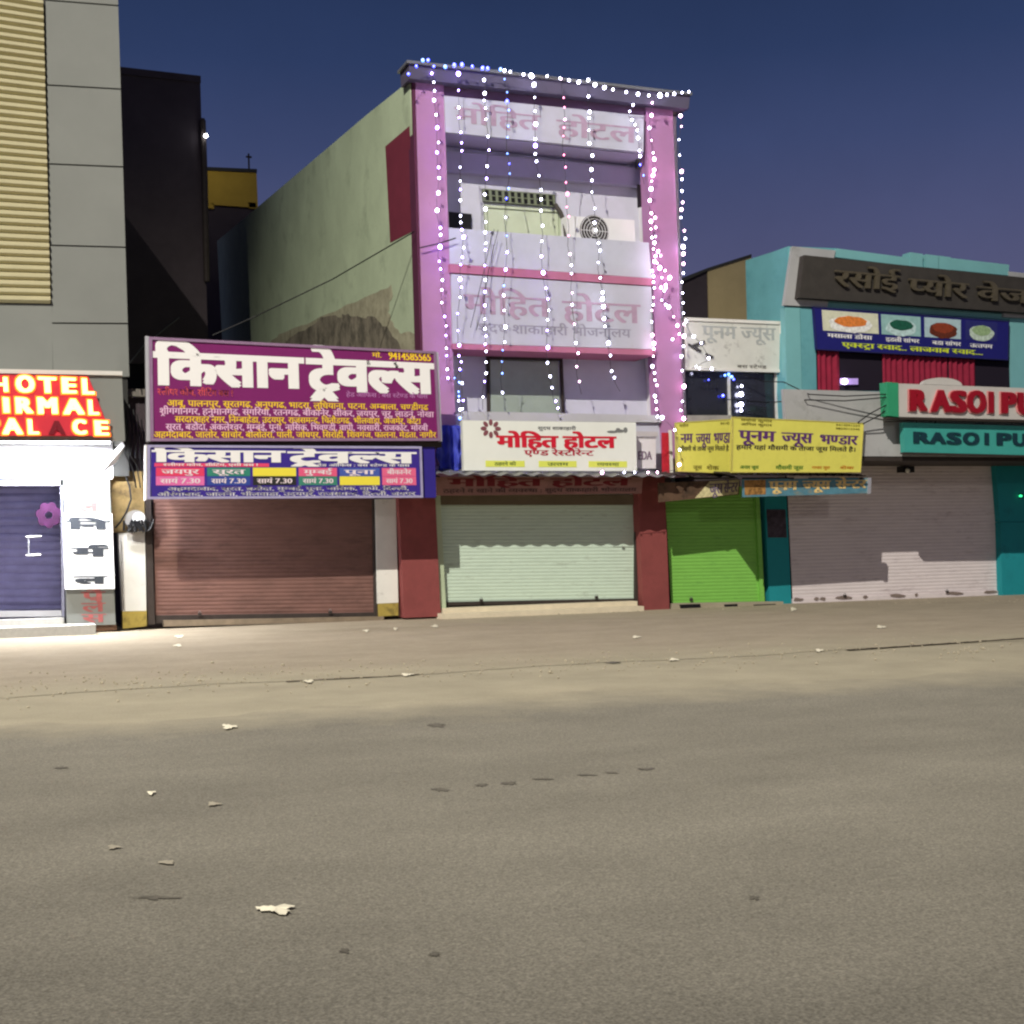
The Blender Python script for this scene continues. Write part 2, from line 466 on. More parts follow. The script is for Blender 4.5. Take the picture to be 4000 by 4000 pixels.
# litter
paper = mat('dirty_white_paper', lin(232, 224, 200), .9, .1, 10)
LIT = [(1080, 3553, 95, 20, 'large torn white paper lying flat on the asphalt nearest the camera'),
       (895, 2840, 36, 11, 'small bright white paper scrap on the asphalt by the sandy edge'),
       (590, 3098, 20, 9, 'tiny round white scrap on the left of the road'),
       (835, 3140, 36, 9, 'dusty grey paper scrap on the road right of the tiny round scrap'),
       (445, 3308, 34, 9, 'dusty grey scrap on the road, leftmost of the flat scraps'),
       (655, 3368, 40, 10, 'dusty grey scrap on the road above the faint tyre streak'),
       (700, 2486, 22, 7, 'white scrap on the pavement in front of the brown shutter, nearer the shop'),
       (695, 2522, 20, 6, 'white scrap on the pavement in front of the brown shutter, nearer the road'),
       (1430, 2464, 16, 6, 'white scrap on the pavement before the white pillar'),
       (1545, 2457, 10, 7, 'tiny white scrap at the foot of the left maroon pillar'),
       (1698, 2446, 18, 6, 'white scrap beside the left end of the cream step'),
       (2485, 2488, 20, 6, 'white scrap on the pavement in front of the right maroon pillar'),
       (2630, 2577, 24, 6, 'white scraps by the sandy verge below the green shutter'),
       (3200, 2541, 18, 6, 'white scrap at the left end of the dark gutter'),
       (3440, 2449, 22, 7, 'crumpled white scrap on the pavement before the mauve shutter'),
       (3098, 2380, 14, 9, 'white scrap under the left corner of the mauve shutter'),
       (1205, 2662, 26, 7, 'pale wrapper lying on the cracked pavement edge, left of two'),
       (1590, 2636, 30, 6, 'pale wrapper lying on the cracked pavement edge, right of two')]
dusty = mat('dusty_grey_paper', lin(160, 152, 134), .95, .15, 8)
for px, py, wpx, hpx, lb in LIT:
    c = ground(px, py, .013); ax = ground(px + wpx, py, .013) - c; ay = ground(px, py - hpx, .013) - c
    bm = NB(); n = 26; ph = random.uniform(0, 6); cv = bm.verts.new(c + Vector((0, 0, .004 if 'dusty' in lb else .012)))
    ring = [bm.verts.new(c + (ax * math.cos(2 * math.pi * k / n) + ay * math.sin(2 * math.pi * k / n)) * (.72 + .2 * math.sin(2 * math.pi * k / n * 3 + ph) + random.uniform(-.16, .16)) + Vector((0, 0, random.uniform(0, .003 if 'dusty' in lb else .010)))) for k in range(n)]
    for k in range(n): bm.faces.new((cv, ring[k], ring[(k + 1) % n]))
    tag(link('paper_scrap', bm, dusty if 'dusty' in lb else paper), lb, 'litter', 'paper scraps on the street')

# ------------------------------------------------------------------ lamps that light the street (behind the camera)
def street_lamps():
    b0 = Vector((MAST.x - .6, MAST.y - .8, 0))
    t = thing('floodlight_mast', 'tall grey high mast with floodlights across the road', 'light mast', b0)
    bm = NB(); tube(bm, [b0, b0 + Vector((0, 0, 20)), b0 + Vector((0, 0, MAST.z + 1))], [.35, .24, .13], 14); link('pole', bm, steel, t, smooth=True)
    bm = NB(); tube(bm, [b0 + Vector((1.1 * math.cos(a), 1.1 * math.sin(a), MAST.z + .4)) for a in [2 * math.pi * k / 24 for k in range(25)]], .06, 6); link('ring', bm, steel, t)
    for k in range(6):
        a = 2 * math.pi * k / 6 + .9; c = b0 + Vector((1.15 * math.cos(a), 1.15 * math.sin(a), MAST.z + .35))
        bm = NB(); box(bm, c.x - .2, c.x + .2, c.y - .2, c.y + .2, c.z, c.z + .22); link('lamp_head', bm, steel, t, bevel=.03)
    l = bpy.data.lights.new('mast_light', 'SPOT'); l.energy = MAST_W; l.color = MAST_COL; l.shadow_soft_size = .22; l.spot_size = R(45); l.spot_blend = .85
    lo = bpy.data.objects.new('mast_light', l); C.objects.link(lo); lo.parent = t; lo.location = MAST - b0
    lo.rotation_euler = (Vector((0, -5, 0)) - MAST).to_track_quat('-Z', 'Y').to_euler()
    b0 = Vector((FILL.x, FILL.y - 1.6, 0))
    t = thing('street_lamp', 'grey street lamp with short curved arm on the far side of the road', 'street lamp', b0)
    bm = NB(); tube(bm, [b0, b0 + Vector((0, 0, 6)), b0 + Vector((0, 0, 10.6))], [.11, .085, .06], 12); link('pole', bm, steel, t, smooth=True)
    bm = NB(); tube(bm, [b0 + Vector((0, 0, 10.5)), b0 + Vector((0, .3, 11.0)), b0 + Vector((0, .8, 11.15)), b0 + Vector((0, 1.3, 11.14))], .035, 8); link('arm', bm, steel, t, smooth=True)
    bm = NB(); box(bm, FILL.x - .15, FILL.x + .15, FILL.y - .3, FILL.y + .3, FILL.z + .08, FILL.z + .2); link('lamp_head', bm, steel, t, bevel=.03)
    l = bpy.data.lights.new('street_lamp_light', 'SPOT'); l.energy = FILL_W; l.color = FILL_COL; l.shadow_soft_size = .3; l.spot_size = R(172); l.spot_blend = .4
    lo = bpy.data.objects.new('street_lamp_light', l); C.objects.link(lo); lo.parent = t; lo.location = FILL - b0
    lo.rotation_euler = Vector((-.1, .5, -.8)).to_track_quat('-Z', 'Y').to_euler()
street_lamps()

# ------------------------------------------------------------------ far buildings
def far_buildings():
    Y = 14.0
    b = thing('apartment_building', 'tall unlit dark building behind the purple sign shop', 'building', base(Y, 600))
    part('wall', b, darkbody, q(Y, 380, 258, 782, 304, 815, 1420, 420, 1420), (0, 9, 0))
    part('parapet', b, darkbody, q(Y - .06, 378, 250, 784, 296, 785, 322, 379, 278), (0, .3, 0))
    bm = NB(); tube(bm, [at(792, 470, Y - .1), at(800, 700, Y - .1), at(808, 1100, Y - .1)], .09, 8); link('drain_pipe', bm, dark_metal, b)
    part('wall_ledge', b, darkbody, q(Y + .05, 783, 460, 800, 462, 803, 600, 788, 600), (0, .5, 0))
    t = thing('wall_lamp', 'small bright white lamp on the edge of the dark building', 'lamp', at(804, 530, Y - .3))
    bm = NB(); bmesh.ops.create_icosphere(bm, subdivisions=2, radius=.055, matrix=Matrix.Translation(at(804, 530, Y - .3)))
    link('bulb', bm, mat('white_lamp_glow', (1, 1, 1), .5, 0, emit=(.9, .95, 1), es=30), t, smooth=True)
    bm = NB(); tube(bm, [at(804, 522, Y - .3), at(796, 516, Y - .1), at(788, 516, Y + .1)], .015, 6); link('bracket', bm, dark_metal, t)
    l = bpy.data.lights.new('rooftop_fill_light', 'POINT'); l.energy = 60; l.color = (1, .93, .75); l.shadow_soft_size = .06
    lo = bpy.data.objects.new('rooftop_fill_light', l); C.objects.link(lo); lo.parent = t; lo.location = at(812, 560, 24.0) - Vector(t.location)  # added fill light for the yellow rooftop block, far behind the bulb
    Y = 27.0
    b = thing('rooftop_building', 'yellow rooftop block seen beyond the dark building', 'building', base(Y, 900))
    yel = mat('ochre_plaster', lin(190, 158, 62), .9, .12, 1)
    part('wall', b, yel, q(Y, 770, 662, 1002, 672, 1008, 812, 770, 795), (0, 5, 0))
    part('roof_edge', b, dark_gap, q(Y - .08, 768, 650, 1004, 660, 1004, 674, 768, 663), (0, 5.2, 0))
    part('lower_wall', b, darkbody, q(Y + .12, 770, 795, 1012, 812, 1030, 1500, 770, 1500), (0, 5, 0))
    for x in (820, 985): part('column', b, yel, q(Y, x - 14, 790, x + 14, 792, x + 16, 815, x - 12, 813), (0, .3, 0))
    t = thing('antenna', 'thin antenna mast on the yellow rooftop block', 'antenna', at(973, 668, Y + 1))
    bm = NB(); tube(bm, [at(973, 668, Y + 1), at(971, 600, Y + 1)], .035, 6); link('mast', bm, dark_metal, t)
    bm = NB(); tube(bm, [at(961, 612, Y + 1), at(983, 614, Y + 1)], .04, 6); link('crossbar', bm, dark_metal, t)
    Y = 12.0
    b = thing('rear_building', 'beige plastered block behind the white shop board', 'building', base(Y, 2850))
    part('wall', b, mat('beige_plaster', lin(184, 166, 122), .9, .1, 1), q(Y, 2765, 1052, 2935, 1000, 2960, 1500, 2775, 1500), (0, 6, 0))
    part('side_wall', b, darkbody, q(Y + .05, 2650, 1104, 2764, 1055, 2774, 1500, 2660, 1500), (0, 6, 0))
    part('roof_edge', b, dark_gap, q(Y - .05, 2650, 1098, 2766, 1046, 2936, 992, 2936, 1002, 2766, 1056, 2650, 1108), (0, 6.2, 0))
far_buildings()

# ------------------------------------------------------------------ grey hotel on the left
def grey_hotel():
    Y = 0.0
    b = thing('hotel_building', 'tall grey clad hotel with cream louvres at the left edge', 'building', base(Y, 200))
    part('wall', b, dark_gap, q(Y + .06, -900, -420, 455, -235, 498, 1470, 505, 1860, -900, 1860), (0, 22, 0))
    # louvre field
    bm = NB(); slats(bm, q(Y - .02, -700, -140, 168, 0, 197, 1186, -700, 1170), 40, .085, 'square', 3); link('louvre_panel', bm, cream, b)
    # cladding panels with open joints
    ys = [(-230, -190), (0, 22), (332, 348), (640, 652), (958, 966), (1262, 1264), (1474, 1474)]
    for (a0, a1), (b0, b1) in zip(ys, ys[1:]):
        xl0, xl1 = 176 + (a0 / 1186) * 24, 176 + (b0 / 1186) * 24
        xr0, xr1 = 461 + a1 * .030, 461 + b1 * .030
        part('cladding_panel', b, grey_clad, q(Y, xl0 + 2, a0 + 3, xr0, a1 + 3, xr1, b1 - 3, xl1 + 2, b0 - 3), (0, .05, 0), bevel=.008)
    part('cladding_panel', b, grey_clad, q(Y, -600, 1176, 203, 1190, 206, 1445, -600, 1435), (0, .05, 0), bevel=.008)
    # canopy with fascia and soffit
    Yc = -1.5
    sill = mat('white_fascia_trim', lin(215, 212, 205), .6, .05, 2)
    part('canopy_trim', b, sill, q(Yc - .06, -600, 1430, 478, 1450, 478, 1466, -600, 1448), (0, 1.5, 0))
    part('canopy_fascia', b, grey_clad, q(Yc, -600, 1448, 476, 1467, 489, 1722, -600, 1722), (0, .12, 0))
    part('canopy_cheek', b, grey_clad, [at(476, 1467, Yc) + Vector((-.06, .13, 0)), at(476, 1467, Yc) + Vector((-.06, 1.44, 0)), at(489, 1722, Yc) + Vector((-.06, 1.44, 0)), at(489, 1722, Yc) + Vector((-.06, .13, 0))], (.06, 0, 0))
    sof = mat('white_soffit', lin(236, 236, 240), .6, .02, 2)
    zs = at(300, 1700, Yc).z
    bm = NB(); box(bm, at(-600, 1700, Yc).x, at(480, 1700, Yc).x, Yc + .14, -.02, zs, zs + .08); link('soffit', bm, sof, b)
    # bright entrance wall, door opening, shutter behind glass
    part('entrance_wall', b, sof, q(.05, -600, 1724, 440, 1715, 440, 1872, -600, 1872), (0, .2, 0))
    part('door_head', b, mat('door_head_trim', lin(70, 70, 100), .5, 0), q(.02, -600, 1866, 236, 1866, 237, 1876, -600, 1876), (0, .2, 0))
    fr = part('door', b, alu, q(.03, -600, 1878, 236, 1878, 236, 1897, -600, 1897), (0, .06, 0))
    shut = mat('blue_grey_shutter', lin(196, 192, 214), .55, .12, 3)
    bm = NB(); slats(bm, q(.30, -600, 1895, 246, 1895, 254, 2425, -600, 2430), 17, .05); link('shutter', bm, shut, fr)
    gl = bpy.data.materials.new('door_glass'); gl.use_nodes = True; gn = gl.node_tree; gb = gn.nodes['Principled BSDF']
    gb.inputs['Base Color'].default_value = lin(220, 220, 240); gb.inputs['Transmission Weight'].default_value = 1; gb.inputs['Roughness'].default_value = .02; gb.inputs['IOR'].default_value = 1.1
    bm = NB(); prism(bm, q(.06, -600, 1898, 232, 1898, 240, 2385, -600, 2392), (0, .012, 0)); link('glass', bm, gl, fr)
    part('bottom_rail', fr, alu, q(.05, -600, 2392, 240, 2384, 240, 2408, -600, 2416), (0, .05, 0))
    part('frame_post', fr, mat('grey_post', lin(120, 120, 135), .5, 0), q(.02, 236, 1898, 246, 1898, 252, 2410, 242, 2410), (0, .08, 0))
    bm = NB()
    for y in (2098, 2170): tube(bm, [at(102, y, .03), at(160, y - 3, .0)], .022, 8)
    tube(bm, [at(112, 2098, .03), at(112, 2170, .03)], .012, 8)
    link('handle', bm, alu, fr)
    # pink flower sticker on the glass
    bm = NB(); cc = at(190, 2012, .055)
    for k in range(7):
        an = 2 * math.pi * k / 7 + .3; c2 = cc + Vector((math.cos(an) * .15, 0, math.sin(an) * .16))
        sheet(bm, [c2 + Vector((math.cos(a) * .085, -.0005 * k, math.sin(a) * .10)) for a in [2 * math.pi * j / 12 for j in range(12)]])
    link('door_sticker', bm, mat('magenta_sticker', lin(52, 18, 50), .5, .5, 9), fr)
    # pillar with painted letters
    pil = part('pillar', b, grey_clad, q(-.15, 248, 1862, 428, 1858, 452, 2440, 262, 2445), (0, .5, 0), bevel=.01)
    pq = q(-.15, 248, 1862, 428, 1858, 452, 2440, 262, 2445)
    rd = mat('faded_red_letters', lin(164, 90, 88), .6, .25, 12)
    write(pil, rd, pq, ('हो', .3, .90, .72, .955, {'bold': .03}), ('ट', .3, .835, .72, .885, {'bold': .03}), ('ल', .3, .765, .72, .82, {'bold': .03}),
          ('पै', .32, .165, .78, .225, {'bold': .03}), ('ले', .32, .09, .78, .15, {'bold': .03}), ('स', .32, .02, .78, .075, {'bold': .03}))
    part('plinth', b, mat('brown_tile', lin(92, 66, 50), .6, .2, 5), q(-.1, 262, 2446, 454, 2440, 458, 2462, 262, 2472), (0, .5, 0))
    # steps
    stp = mat('granite_step', lin(190, 188, 182), .6, .12, 12)
    s1, s2 = at(373, 2428, -.7), at(373, 2428, .04)
    x0 = at(-600, 2450, -.7).x
    z1 = at(373, 2440, -.7).z
    bm = NB(); box(bm, x0, s1.x, -.75, .01, 0, z1); link('step', bm, stp, b, bevel=.01)
    bm = NB(); box(bm, x0, at(250, 2400, -.16).x, -.12, .30, z1 + .002, z1 + .12); link('threshold', bm, stp, b)
    # red illuminated name board
    Ys = Yc - .10
    sg = thing('illuminated_sign', 'red hotel name board with glowing yellow letters on the grey canopy', 'sign', at(200, 1700, Ys))
    redp = mat('red_acrylic', lin(190, 50, 62), .45, .06, 4, emit=lin(220, 40, 60), es=.16)
    bm = NB(); prism(bm, q(Ys, -420, 1455, 345, 1470, 436, 1703, -420, 1700), (0, .09, 0)); link('board', bm, redp, sg)
    glow = mat('lit_yellow_letter', lin(255, 225, 90), .5, 0, emit=(1, .72, .26), es=3.2)
    halo = mat('lit_orange_letter', lin(255, 120, 30), .5, 0, emit=(1, .22, .03), es=1.3)
    sq = q(Ys, -420, 1455, 345, 1470, 345, 1703, -420, 1700)
    def S(y, *glyphs, d=.05):
        bm = NB()
        for ch, x0_, x1_, y0_, y1_ in glyphs:
            qq = q(Ys, x0_, y0_, x1_, y0_ + 3, x1_ + 4, y1_, x0_ + 4, y1_)
            letters(bm, qq, ch, .04, .02, .96, .98, bold=.065, bold_y=.02, thick=.03, eps=.035)
        bh = NB()
        for ch, x0_, x1_, y0_, y1_ in glyphs:
            letters(bh, q(Ys, x0_ - 5, y0_ - 4, x1_ + 5, y0_ - 1, x1_ + 9, y1_ + 4, x0_ - 1, y1_ + 4), ch, .04, .02, .96, .98, bold=.085, bold_y=.04, thick=.012, eps=.014)
        row = link_raw('letter_row', bm, glow, sg); link_raw('letter_backing', bh, halo, row)
        return row
    S(0, ('H', -30, 32, 1472, 1530), ('O', 58, 134, 1466, 1532), ('T', 150, 216, 1472, 1534), ('E', 236, 294, 1474, 1536), ('L', 316, 362, 1478, 1540))
    S(0, ('N', -70, -10, 1552, 1614), ('I', 8, 36, 1552, 1612), ('R', 55, 122, 1552, 1614), ('M', 140, 226, 1552, 1616), ('A', 248, 322, 1558, 1618), ('L', 340, 380, 1562, 1620))
    S(0, ('P', -70, -8, 1634, 1694), ('A', 10, 82, 1634, 1696), ('L', 104, 146, 1638, 1696), ('C', 280, 336, 1638, 1696), ('E', 364, 420, 1642, 1700))
    bm = NB(); letters(bm, q(Ys, 190, 1642, 252, 1644, 254, 1698, 192, 1698), 'A', .04, .02, .96, .98, bold=.065, thick=.03, eps=.035)
    ua = link_raw('unlit_letter', bm, mat('unlit_letter_red', lin(120, 20, 34), .6, 0), sg); ua['label'] = 'burnt out letter A showing dark red'
    # white vertical board on the pillar
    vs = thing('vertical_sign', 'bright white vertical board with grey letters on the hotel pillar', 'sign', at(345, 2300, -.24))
    vb = mat('white_panel_added_glow', lin(245, 245, 245), .5, 0, emit=(1, 1, 1), es=.45)  # added glow stands for the tube light falling on this board
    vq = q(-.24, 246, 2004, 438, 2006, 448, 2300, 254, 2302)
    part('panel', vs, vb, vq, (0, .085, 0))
    gl2 = mat('worn_grey_letters', lin(52, 56, 62), .6, 0)
    write(vs, gl2, vq, ('नि', .12, .79, .88, .90, {'bold': .07, 'bold_y': .03}), ('र्म', .20, .43, .82, .545, {'bold': .07, 'bold_y': .03}), ('ल', .22, .07, .80, .17, {'bold': .07, 'bold_y': .03}))
    # strip lights under the canopy
    for px, lb in ((60, 'glowing tube light under the hotel canopy, left of two'), (290, 'glowing tube light under the hotel canopy, right of two')):
        p0 = at(px - 80, 1740, -.75)
        tl = thing('tube_light', lb, 'light', Vector((p0.x, -.75, zs - .06)), 'tube lights under the hotel canopy')
        bm = NB(); tube(bm, [Vector((p0.x, -.75, zs - .07)), Vector((p0.x + 1.0, -.75, zs - .07))], .025, 8); link('tube', bm, mat('tube_glow', (1, 1, 1), .5, 0, emit=(.88, .92, 1), es=TUBE), tl, smooth=True)
        bm = NB(); box(bm, p0.x - .05, p0.x + 1.05, -.78, -.72, zs - .04, zs - .002); link('batten', bm, white, tl)
        l = bpy.data.lights.new('tube_light_glow', 'AREA'); l.shape = 'RECTANGLE'; l.size = 1.0; l.size_y = .06; l.energy = 270; l.color = (.92, .94, 1.0)
        lo = bpy.data.objects.new('tube_light_glow', l); C.objects.link(lo); lo.parent = tl; lo.location = (.5, 0, -.045)
    # bent white sheet hanging off the canopy corner
    bm = NB(); c0 = [at(478, 1722, -1.3), at(487, 1742, -1.35), at(452, 1806, -.8), at(378, 1862, -.35), at(362, 1850, -.3), at(420, 1790, -.75)]
    prism(bm, c0, (.01, .02, .0)); tag(link('metal_sheet', bm, sof), 'bright white bent sheet hanging under the hotel canopy corner', 'metal sheet')
TUBE = 25
grey_hotel()

# ------------------------------------------------------------------ low shop with the brown shutter
def brown_shop():
    Y = .3
    b = thing('shop_building', 'low shop with brown roller shutter under the purple and blue boards', 'building', base(Y, 1000))
    xl, xr = at(506, 2000, Y).x, at(1560, 2000, Y).x
    bm = NB(); box(bm, xl, xr - .02, Y + .12, 13.5, 0, 4.6); link('wall', bm, darkbody, b)
    bm = NB(); box(bm, xl, xr - .02, Y - .02, 13.4, 4.602, 4.75); link('roof', bm, roofm, b)
    brown = mat('brown_shutter_paint', lin(118, 86, 78), .65, .14, 2, dirt=lin(90, 66, 60), dscale=1.5, dlo=.5, dhi=.75, stretch=(1, 1, 3))
    bm = NB(); slats(bm, q(Y, 596, 1700, 1462, 1700, 1470, 2404, 606, 2416), 46, .007); link('shutter', bm, brown, b)
    part('shutter_base', b, dark_metal, q(Y - .03, 606, 2404, 1470, 2392, 1470, 2420, 606, 2436), (0, .06, 0))
    part('sill', b, mat('dusty_sill', lin(130, 116, 98), .9, .2, 5), q(Y - .14, 640, 2424, 1500, 2408, 1500, 2426, 640, 2448), (0, .4, 0))
    for xa, xb in (((566, 590), (578, 606)), ((1456, 1468), (1464, 1478))):
        part('guide_rail', b, dark_metal, q(Y - .08, xa[0], 1950, xa[1], 1950, xb[1], 2440, xb[0], 2440), (0, .2, 0))
    wl = part('pillar', b, white, q(Y - .1, 462, 2082, 566, 2074, 572, 2386, 478, 2388), (0, .25, 0))
    part('pillar_head', b, mat('brown_plaster', lin(140, 118, 76), .9, .2, 3, dirt=lin(84, 70, 46), dscale=2.5, dlo=.5, dhi=.7), q(Y - .1, 432, 1840, 562, 1840, 566, 2073, 440, 2081), (0, .25, 0))
    ye = mat('yellow_dado', lin(168, 148, 74), .9, .15, 4, dirt=lin(100, 88, 50), dscale=4, dlo=.5, dhi=.7)
    part('pillar_base', b, ye, q(Y - .12, 478, 2389, 573, 2387, 574, 2446, 480, 2456), (0, .25, 0))
    part('pillar', b, white, q(Y - .12, 1466, 1950, 1546, 1948, 1556, 2354, 1474, 2358), (0, .3, 0))
    part('pillar_base', b, ye, q(Y - .14, 1478, 2359, 1556, 2355, 1556, 2404, 1480, 2408), (0, .3, 0))
    part('side_strip', b, mat('grey_plaster_strip', lin(150, 140, 128), .9, .15, 4), q(Y - .02, 1547, 1950, 1572, 1950, 1578, 2408, 1557, 2408), (0, .2, 0))
    # electric meter and its cable knot
    t = thing('electric_meter', 'round grey meter with black cable knot on the white pillar', 'meter', at(535, 2060, .1))
    bm = NB(); disc(bm, at(530, 2030, .05), .2, .19, .12); link('dial_case', bm, mat('meter_grey', lin(150, 146, 140), .5, .1, 8), t, bevel=.02)
    bm = NB(); disc(bm, at(542, 2022, .035), .12, .11, .013); link('dial', bm, white, t)
    bm = NB()
    for k in range(7):
        a = random.uniform(0, 6)
        tube(bm, [at(500 + 14 * k + 18 * math.cos(a + j), 2055 + 26 * math.sin(a * 2 + j * 1.7), .02 - .01 * k) for j in range(6)], .022, 6)
    link('cable_knot', bm, black, t)
    bm = NB(); tube(bm, [at(488, 1850, .1), at(506, 1900, .08), at(512, 1950, .05), at(494, 2000, .05), at(470, 2040, .08), at(450, 2062, .15)], .018, 6)
    tag(link('cable', bm, black), 'black cable sagging down the brown pillar head to the meter', 'cable', 'cables on the street front')
    # big purple board
    Ys = -1.3
    s = thing('shop_sign', 'large purple board with white title and rows of yellow town names', 'sign', at(1150, 1722, Ys))
    quad = q(Ys, 588, 1322, 1698, 1378, 1714, 1716, 594, 1718)
    part('panel', s, mat('purple_flex', lin(120, 28, 98), .5, .05, 2), quad, (0, .1, 0))
    link('frame', frame_bm(q(Ys, 582, 1316, 1702, 1373, 1720, 1722, 588, 1724), .055, .03), mat('silver_purple_frame', lin(150, 120, 150), .5, .1, 6, metal=.3), s)
    for xa in (570, ):
        part('side_post', s, alu, q(Ys + .05, xa - 2, 1312, xa + 12, 1314, xa + 18, 1724, xa + 2, 1724), (0, .12, 0))
    part('side_post', s, alu, q(Ys + .02, 1703, 1376, 1712, 1377, 1727, 1724, 1718, 1724), (0, .12, 0))
    write(s, txt_white, quad, ('किसान', .015, .555, .505, .865, {'bold': .055, 'bold_y': .03}), ('ट्रेवल्स', .535, .535, .985, .865, {'bold': .055, 'bold_y': .03}), name='title')
    y_ = {'bold': .02}
    write(s, txt_yel, quad, ('मो.', .765, .915, .80, .965, y_), ('9414585565', .825, .90, .985, .985, {'bold': .04}),
          ('आबू, पालनपुर, सूरतगढ, अनूपगढ, भादरा, लुधियाना, पटना, अम्बाला, चण्डीगढ', .05, .335, .965, .395, y_),
          ('सरदारशहर नगर, निम्बाहेडा, उदयपुर, राजसमन्द, चितौडगढ, भीलवाडा, अजमेर, कोटा', .075, .175, .935, .235, y_),
          ('अहमदाबाद, जालोर, सांचोर, बालोतरा, पाली, जोधपुर, सिरोही, शिवगंज, फालना, मेडता, नागौर', .005, .02, .99, .08, y_), name='yellow_text')
    write(s, mat('pale_pink_ink', lin(236, 190, 220), .6, 0), quad, ('श्रीगंगानगर, हनुमानगढ, संगरिया, रतनगढ, बीकानेर, सीकर, जयपुर, चूरू, लाडनूं, नोखा', .025, .255, .985, .315, y_),
          ('सूरत, बडौदा, अंकलेश्वर, मुम्बई, पूना, नासिक, भिवण्डी, वापी, नवसारी, राजकोट, मोरबी', .045, .098, .96, .158, y_), name='pale_text')
    write(s, mat('pale_red_ink', lin(250, 110, 110), .6, 0), quad, ('स्लीपर कोच, सीटिंग बस !', .02, .445, .27, .505, y_), name='red_text')
    write(s, mat('mauve_ink', lin(186, 120, 180), .6, 0), quad, ('हेड ऑफिस : बस स्टेण्ड के पास', .665, .47, .965, .515, y_), name='mauve_text')
    # dark steel beam between the two boards
    bm = NB(); prism(bm, q(Ys + .12, 580, 1722, 1726, 1722, 1726, 1746, 580, 1746), (0, .5, 0)); link('mount', bm, dark_metal, s)
    # lower blue board
    Yb = -1.25
    s = thing('shop_sign', 'blue board with coloured route boxes below the purple board', 'sign', at(1110, 1948, Yb))
    quad = q(Yb, 592, 1738, 1636, 1746, 1642, 1938, 592, 1942)
    part('panel', s, mat('blue_flex', lin(58, 40, 138), .5, .05, 2), quad, (0, .1, 0))
    link('frame', frame_bm(q(Yb, 576, 1738, 1646, 1744, 1652, 1944, 576, 1950), .045, .025), mat('silver_blue_frame', lin(176, 170, 206), .45, .1, 6, metal=.3), s)
    part('side_panel', s, mat('deep_blue_side', lin(46, 34, 130), .6, .08, 3), q(Yb + .08, 1652, 1744, 1698, 1744, 1704, 1944, 1654, 1944), (0, .1, 0))
    write(s, txt_white, quad, ('किसान', .01, .68, .47, .90, {'bold': .055, 'bold_y': .02}), ('ट्रेवल्स', .50, .67, .975, .89, {'bold': .055, 'bold_y': .02}), name='title')
    part('red_strip', s, mat('red_strip_ink', lin(226, 70, 110), .6, 0), fwd(sub(quad, .01, .585, .42, .655), .006), (0, .003, 0))
    boxes = [(.015, .235, .20, .57, (224, 60, 100), (224, 110, 170)), (.185 + .065, .20, .415, .57, (50, 130, 110), (50, 70, 150)), (.43, .20, .585, .57, (236, 220, 70), (40, 40, 40)),
             (.60, .20, .745, .57, (226, 90, 130), (60, 130, 110)), (.755, .20, .895, .57, (70, 90, 170), (236, 220, 70)), (.905, .20, .985, .57, (226, 100, 140), (226, 100, 140))]
    bx = [(.015, .185), (.195, .35), (.36, .52), (.53, .675), (.685, .84), (.85, .985)]
    bm0 = NB()
    for (u0_, u1_), (_, _, _, _, c1, c2) in zip(bx, boxes):
        for (v0_, v1_), cc in (((.405, .57), c1), ((.225, .40), c2)):
            part('route_box', s, mat('ink_%d_%d_%d' % cc, lin(*cc), .6, 0), fwd(sub(quad, u0_, v0_, u1_, v1_), .006), (0, .003, 0))
    rt = ['जयपुर', 'सूरत', 'अहमदाबाद', 'मुम्बई', 'पूना', 'बीकानेर']
    L1 = [(rt[k], u0_ + .02, .445, u1_ - .02, .53, {'bold': .03, 'eps': .010}) for k, (u0_, u1_) in enumerate(bx)]
    L2 = [('सायं 7.30', u0_ + .015, .265, u1_ - .015, .35, {'bold': .03, 'eps': .010}) for (u0_, u1_) in bx]
    write(s, mat('pale_box_ink', lin(236, 220, 226), .6, 0), quad, *[l for k, l in enumerate(L1) if k != 2], *[l for k, l in enumerate(L2) if k != 4], name='route_text')
    write(s, txt_white, quad, ('स्लीपर कोच, सीटिंग, एसी बस !', .04, .60, .38, .645, {'bold': .02, 'eps': .010}), ('हेड ऑफिस : बस स्टेण्ड के पास', .60, .60, .96, .645, {'bold': .02}),
          ('अहमदाबाद, सूरत, बडौदा, मुम्बई, पूना, नासिक, वापी, दिल्ली,', .055, .125, .955, .19, {'bold': .025}),
          ('औरंगाबाद, जालना, भीलवाडा, उदयपुर, राजसमन्द, दिल्ली, जयपुर', .02, .02, .98, .085, {'bold': .025}), name='town_text')
    part('side_post', s, txt_white, q(Yb - .01, 566, 1738, 574, 1738, 574, 1952, 566, 1954), (0, .12, 0))
    # steel brackets
    bm = NB()
    for x in (640, 1100, 1600): tube(bm, [at(x, 1735, Ys + .14), at(x, 1735, .35)], .03, 6)
    link('bracket', bm, dark_metal, s)
brown_shop()

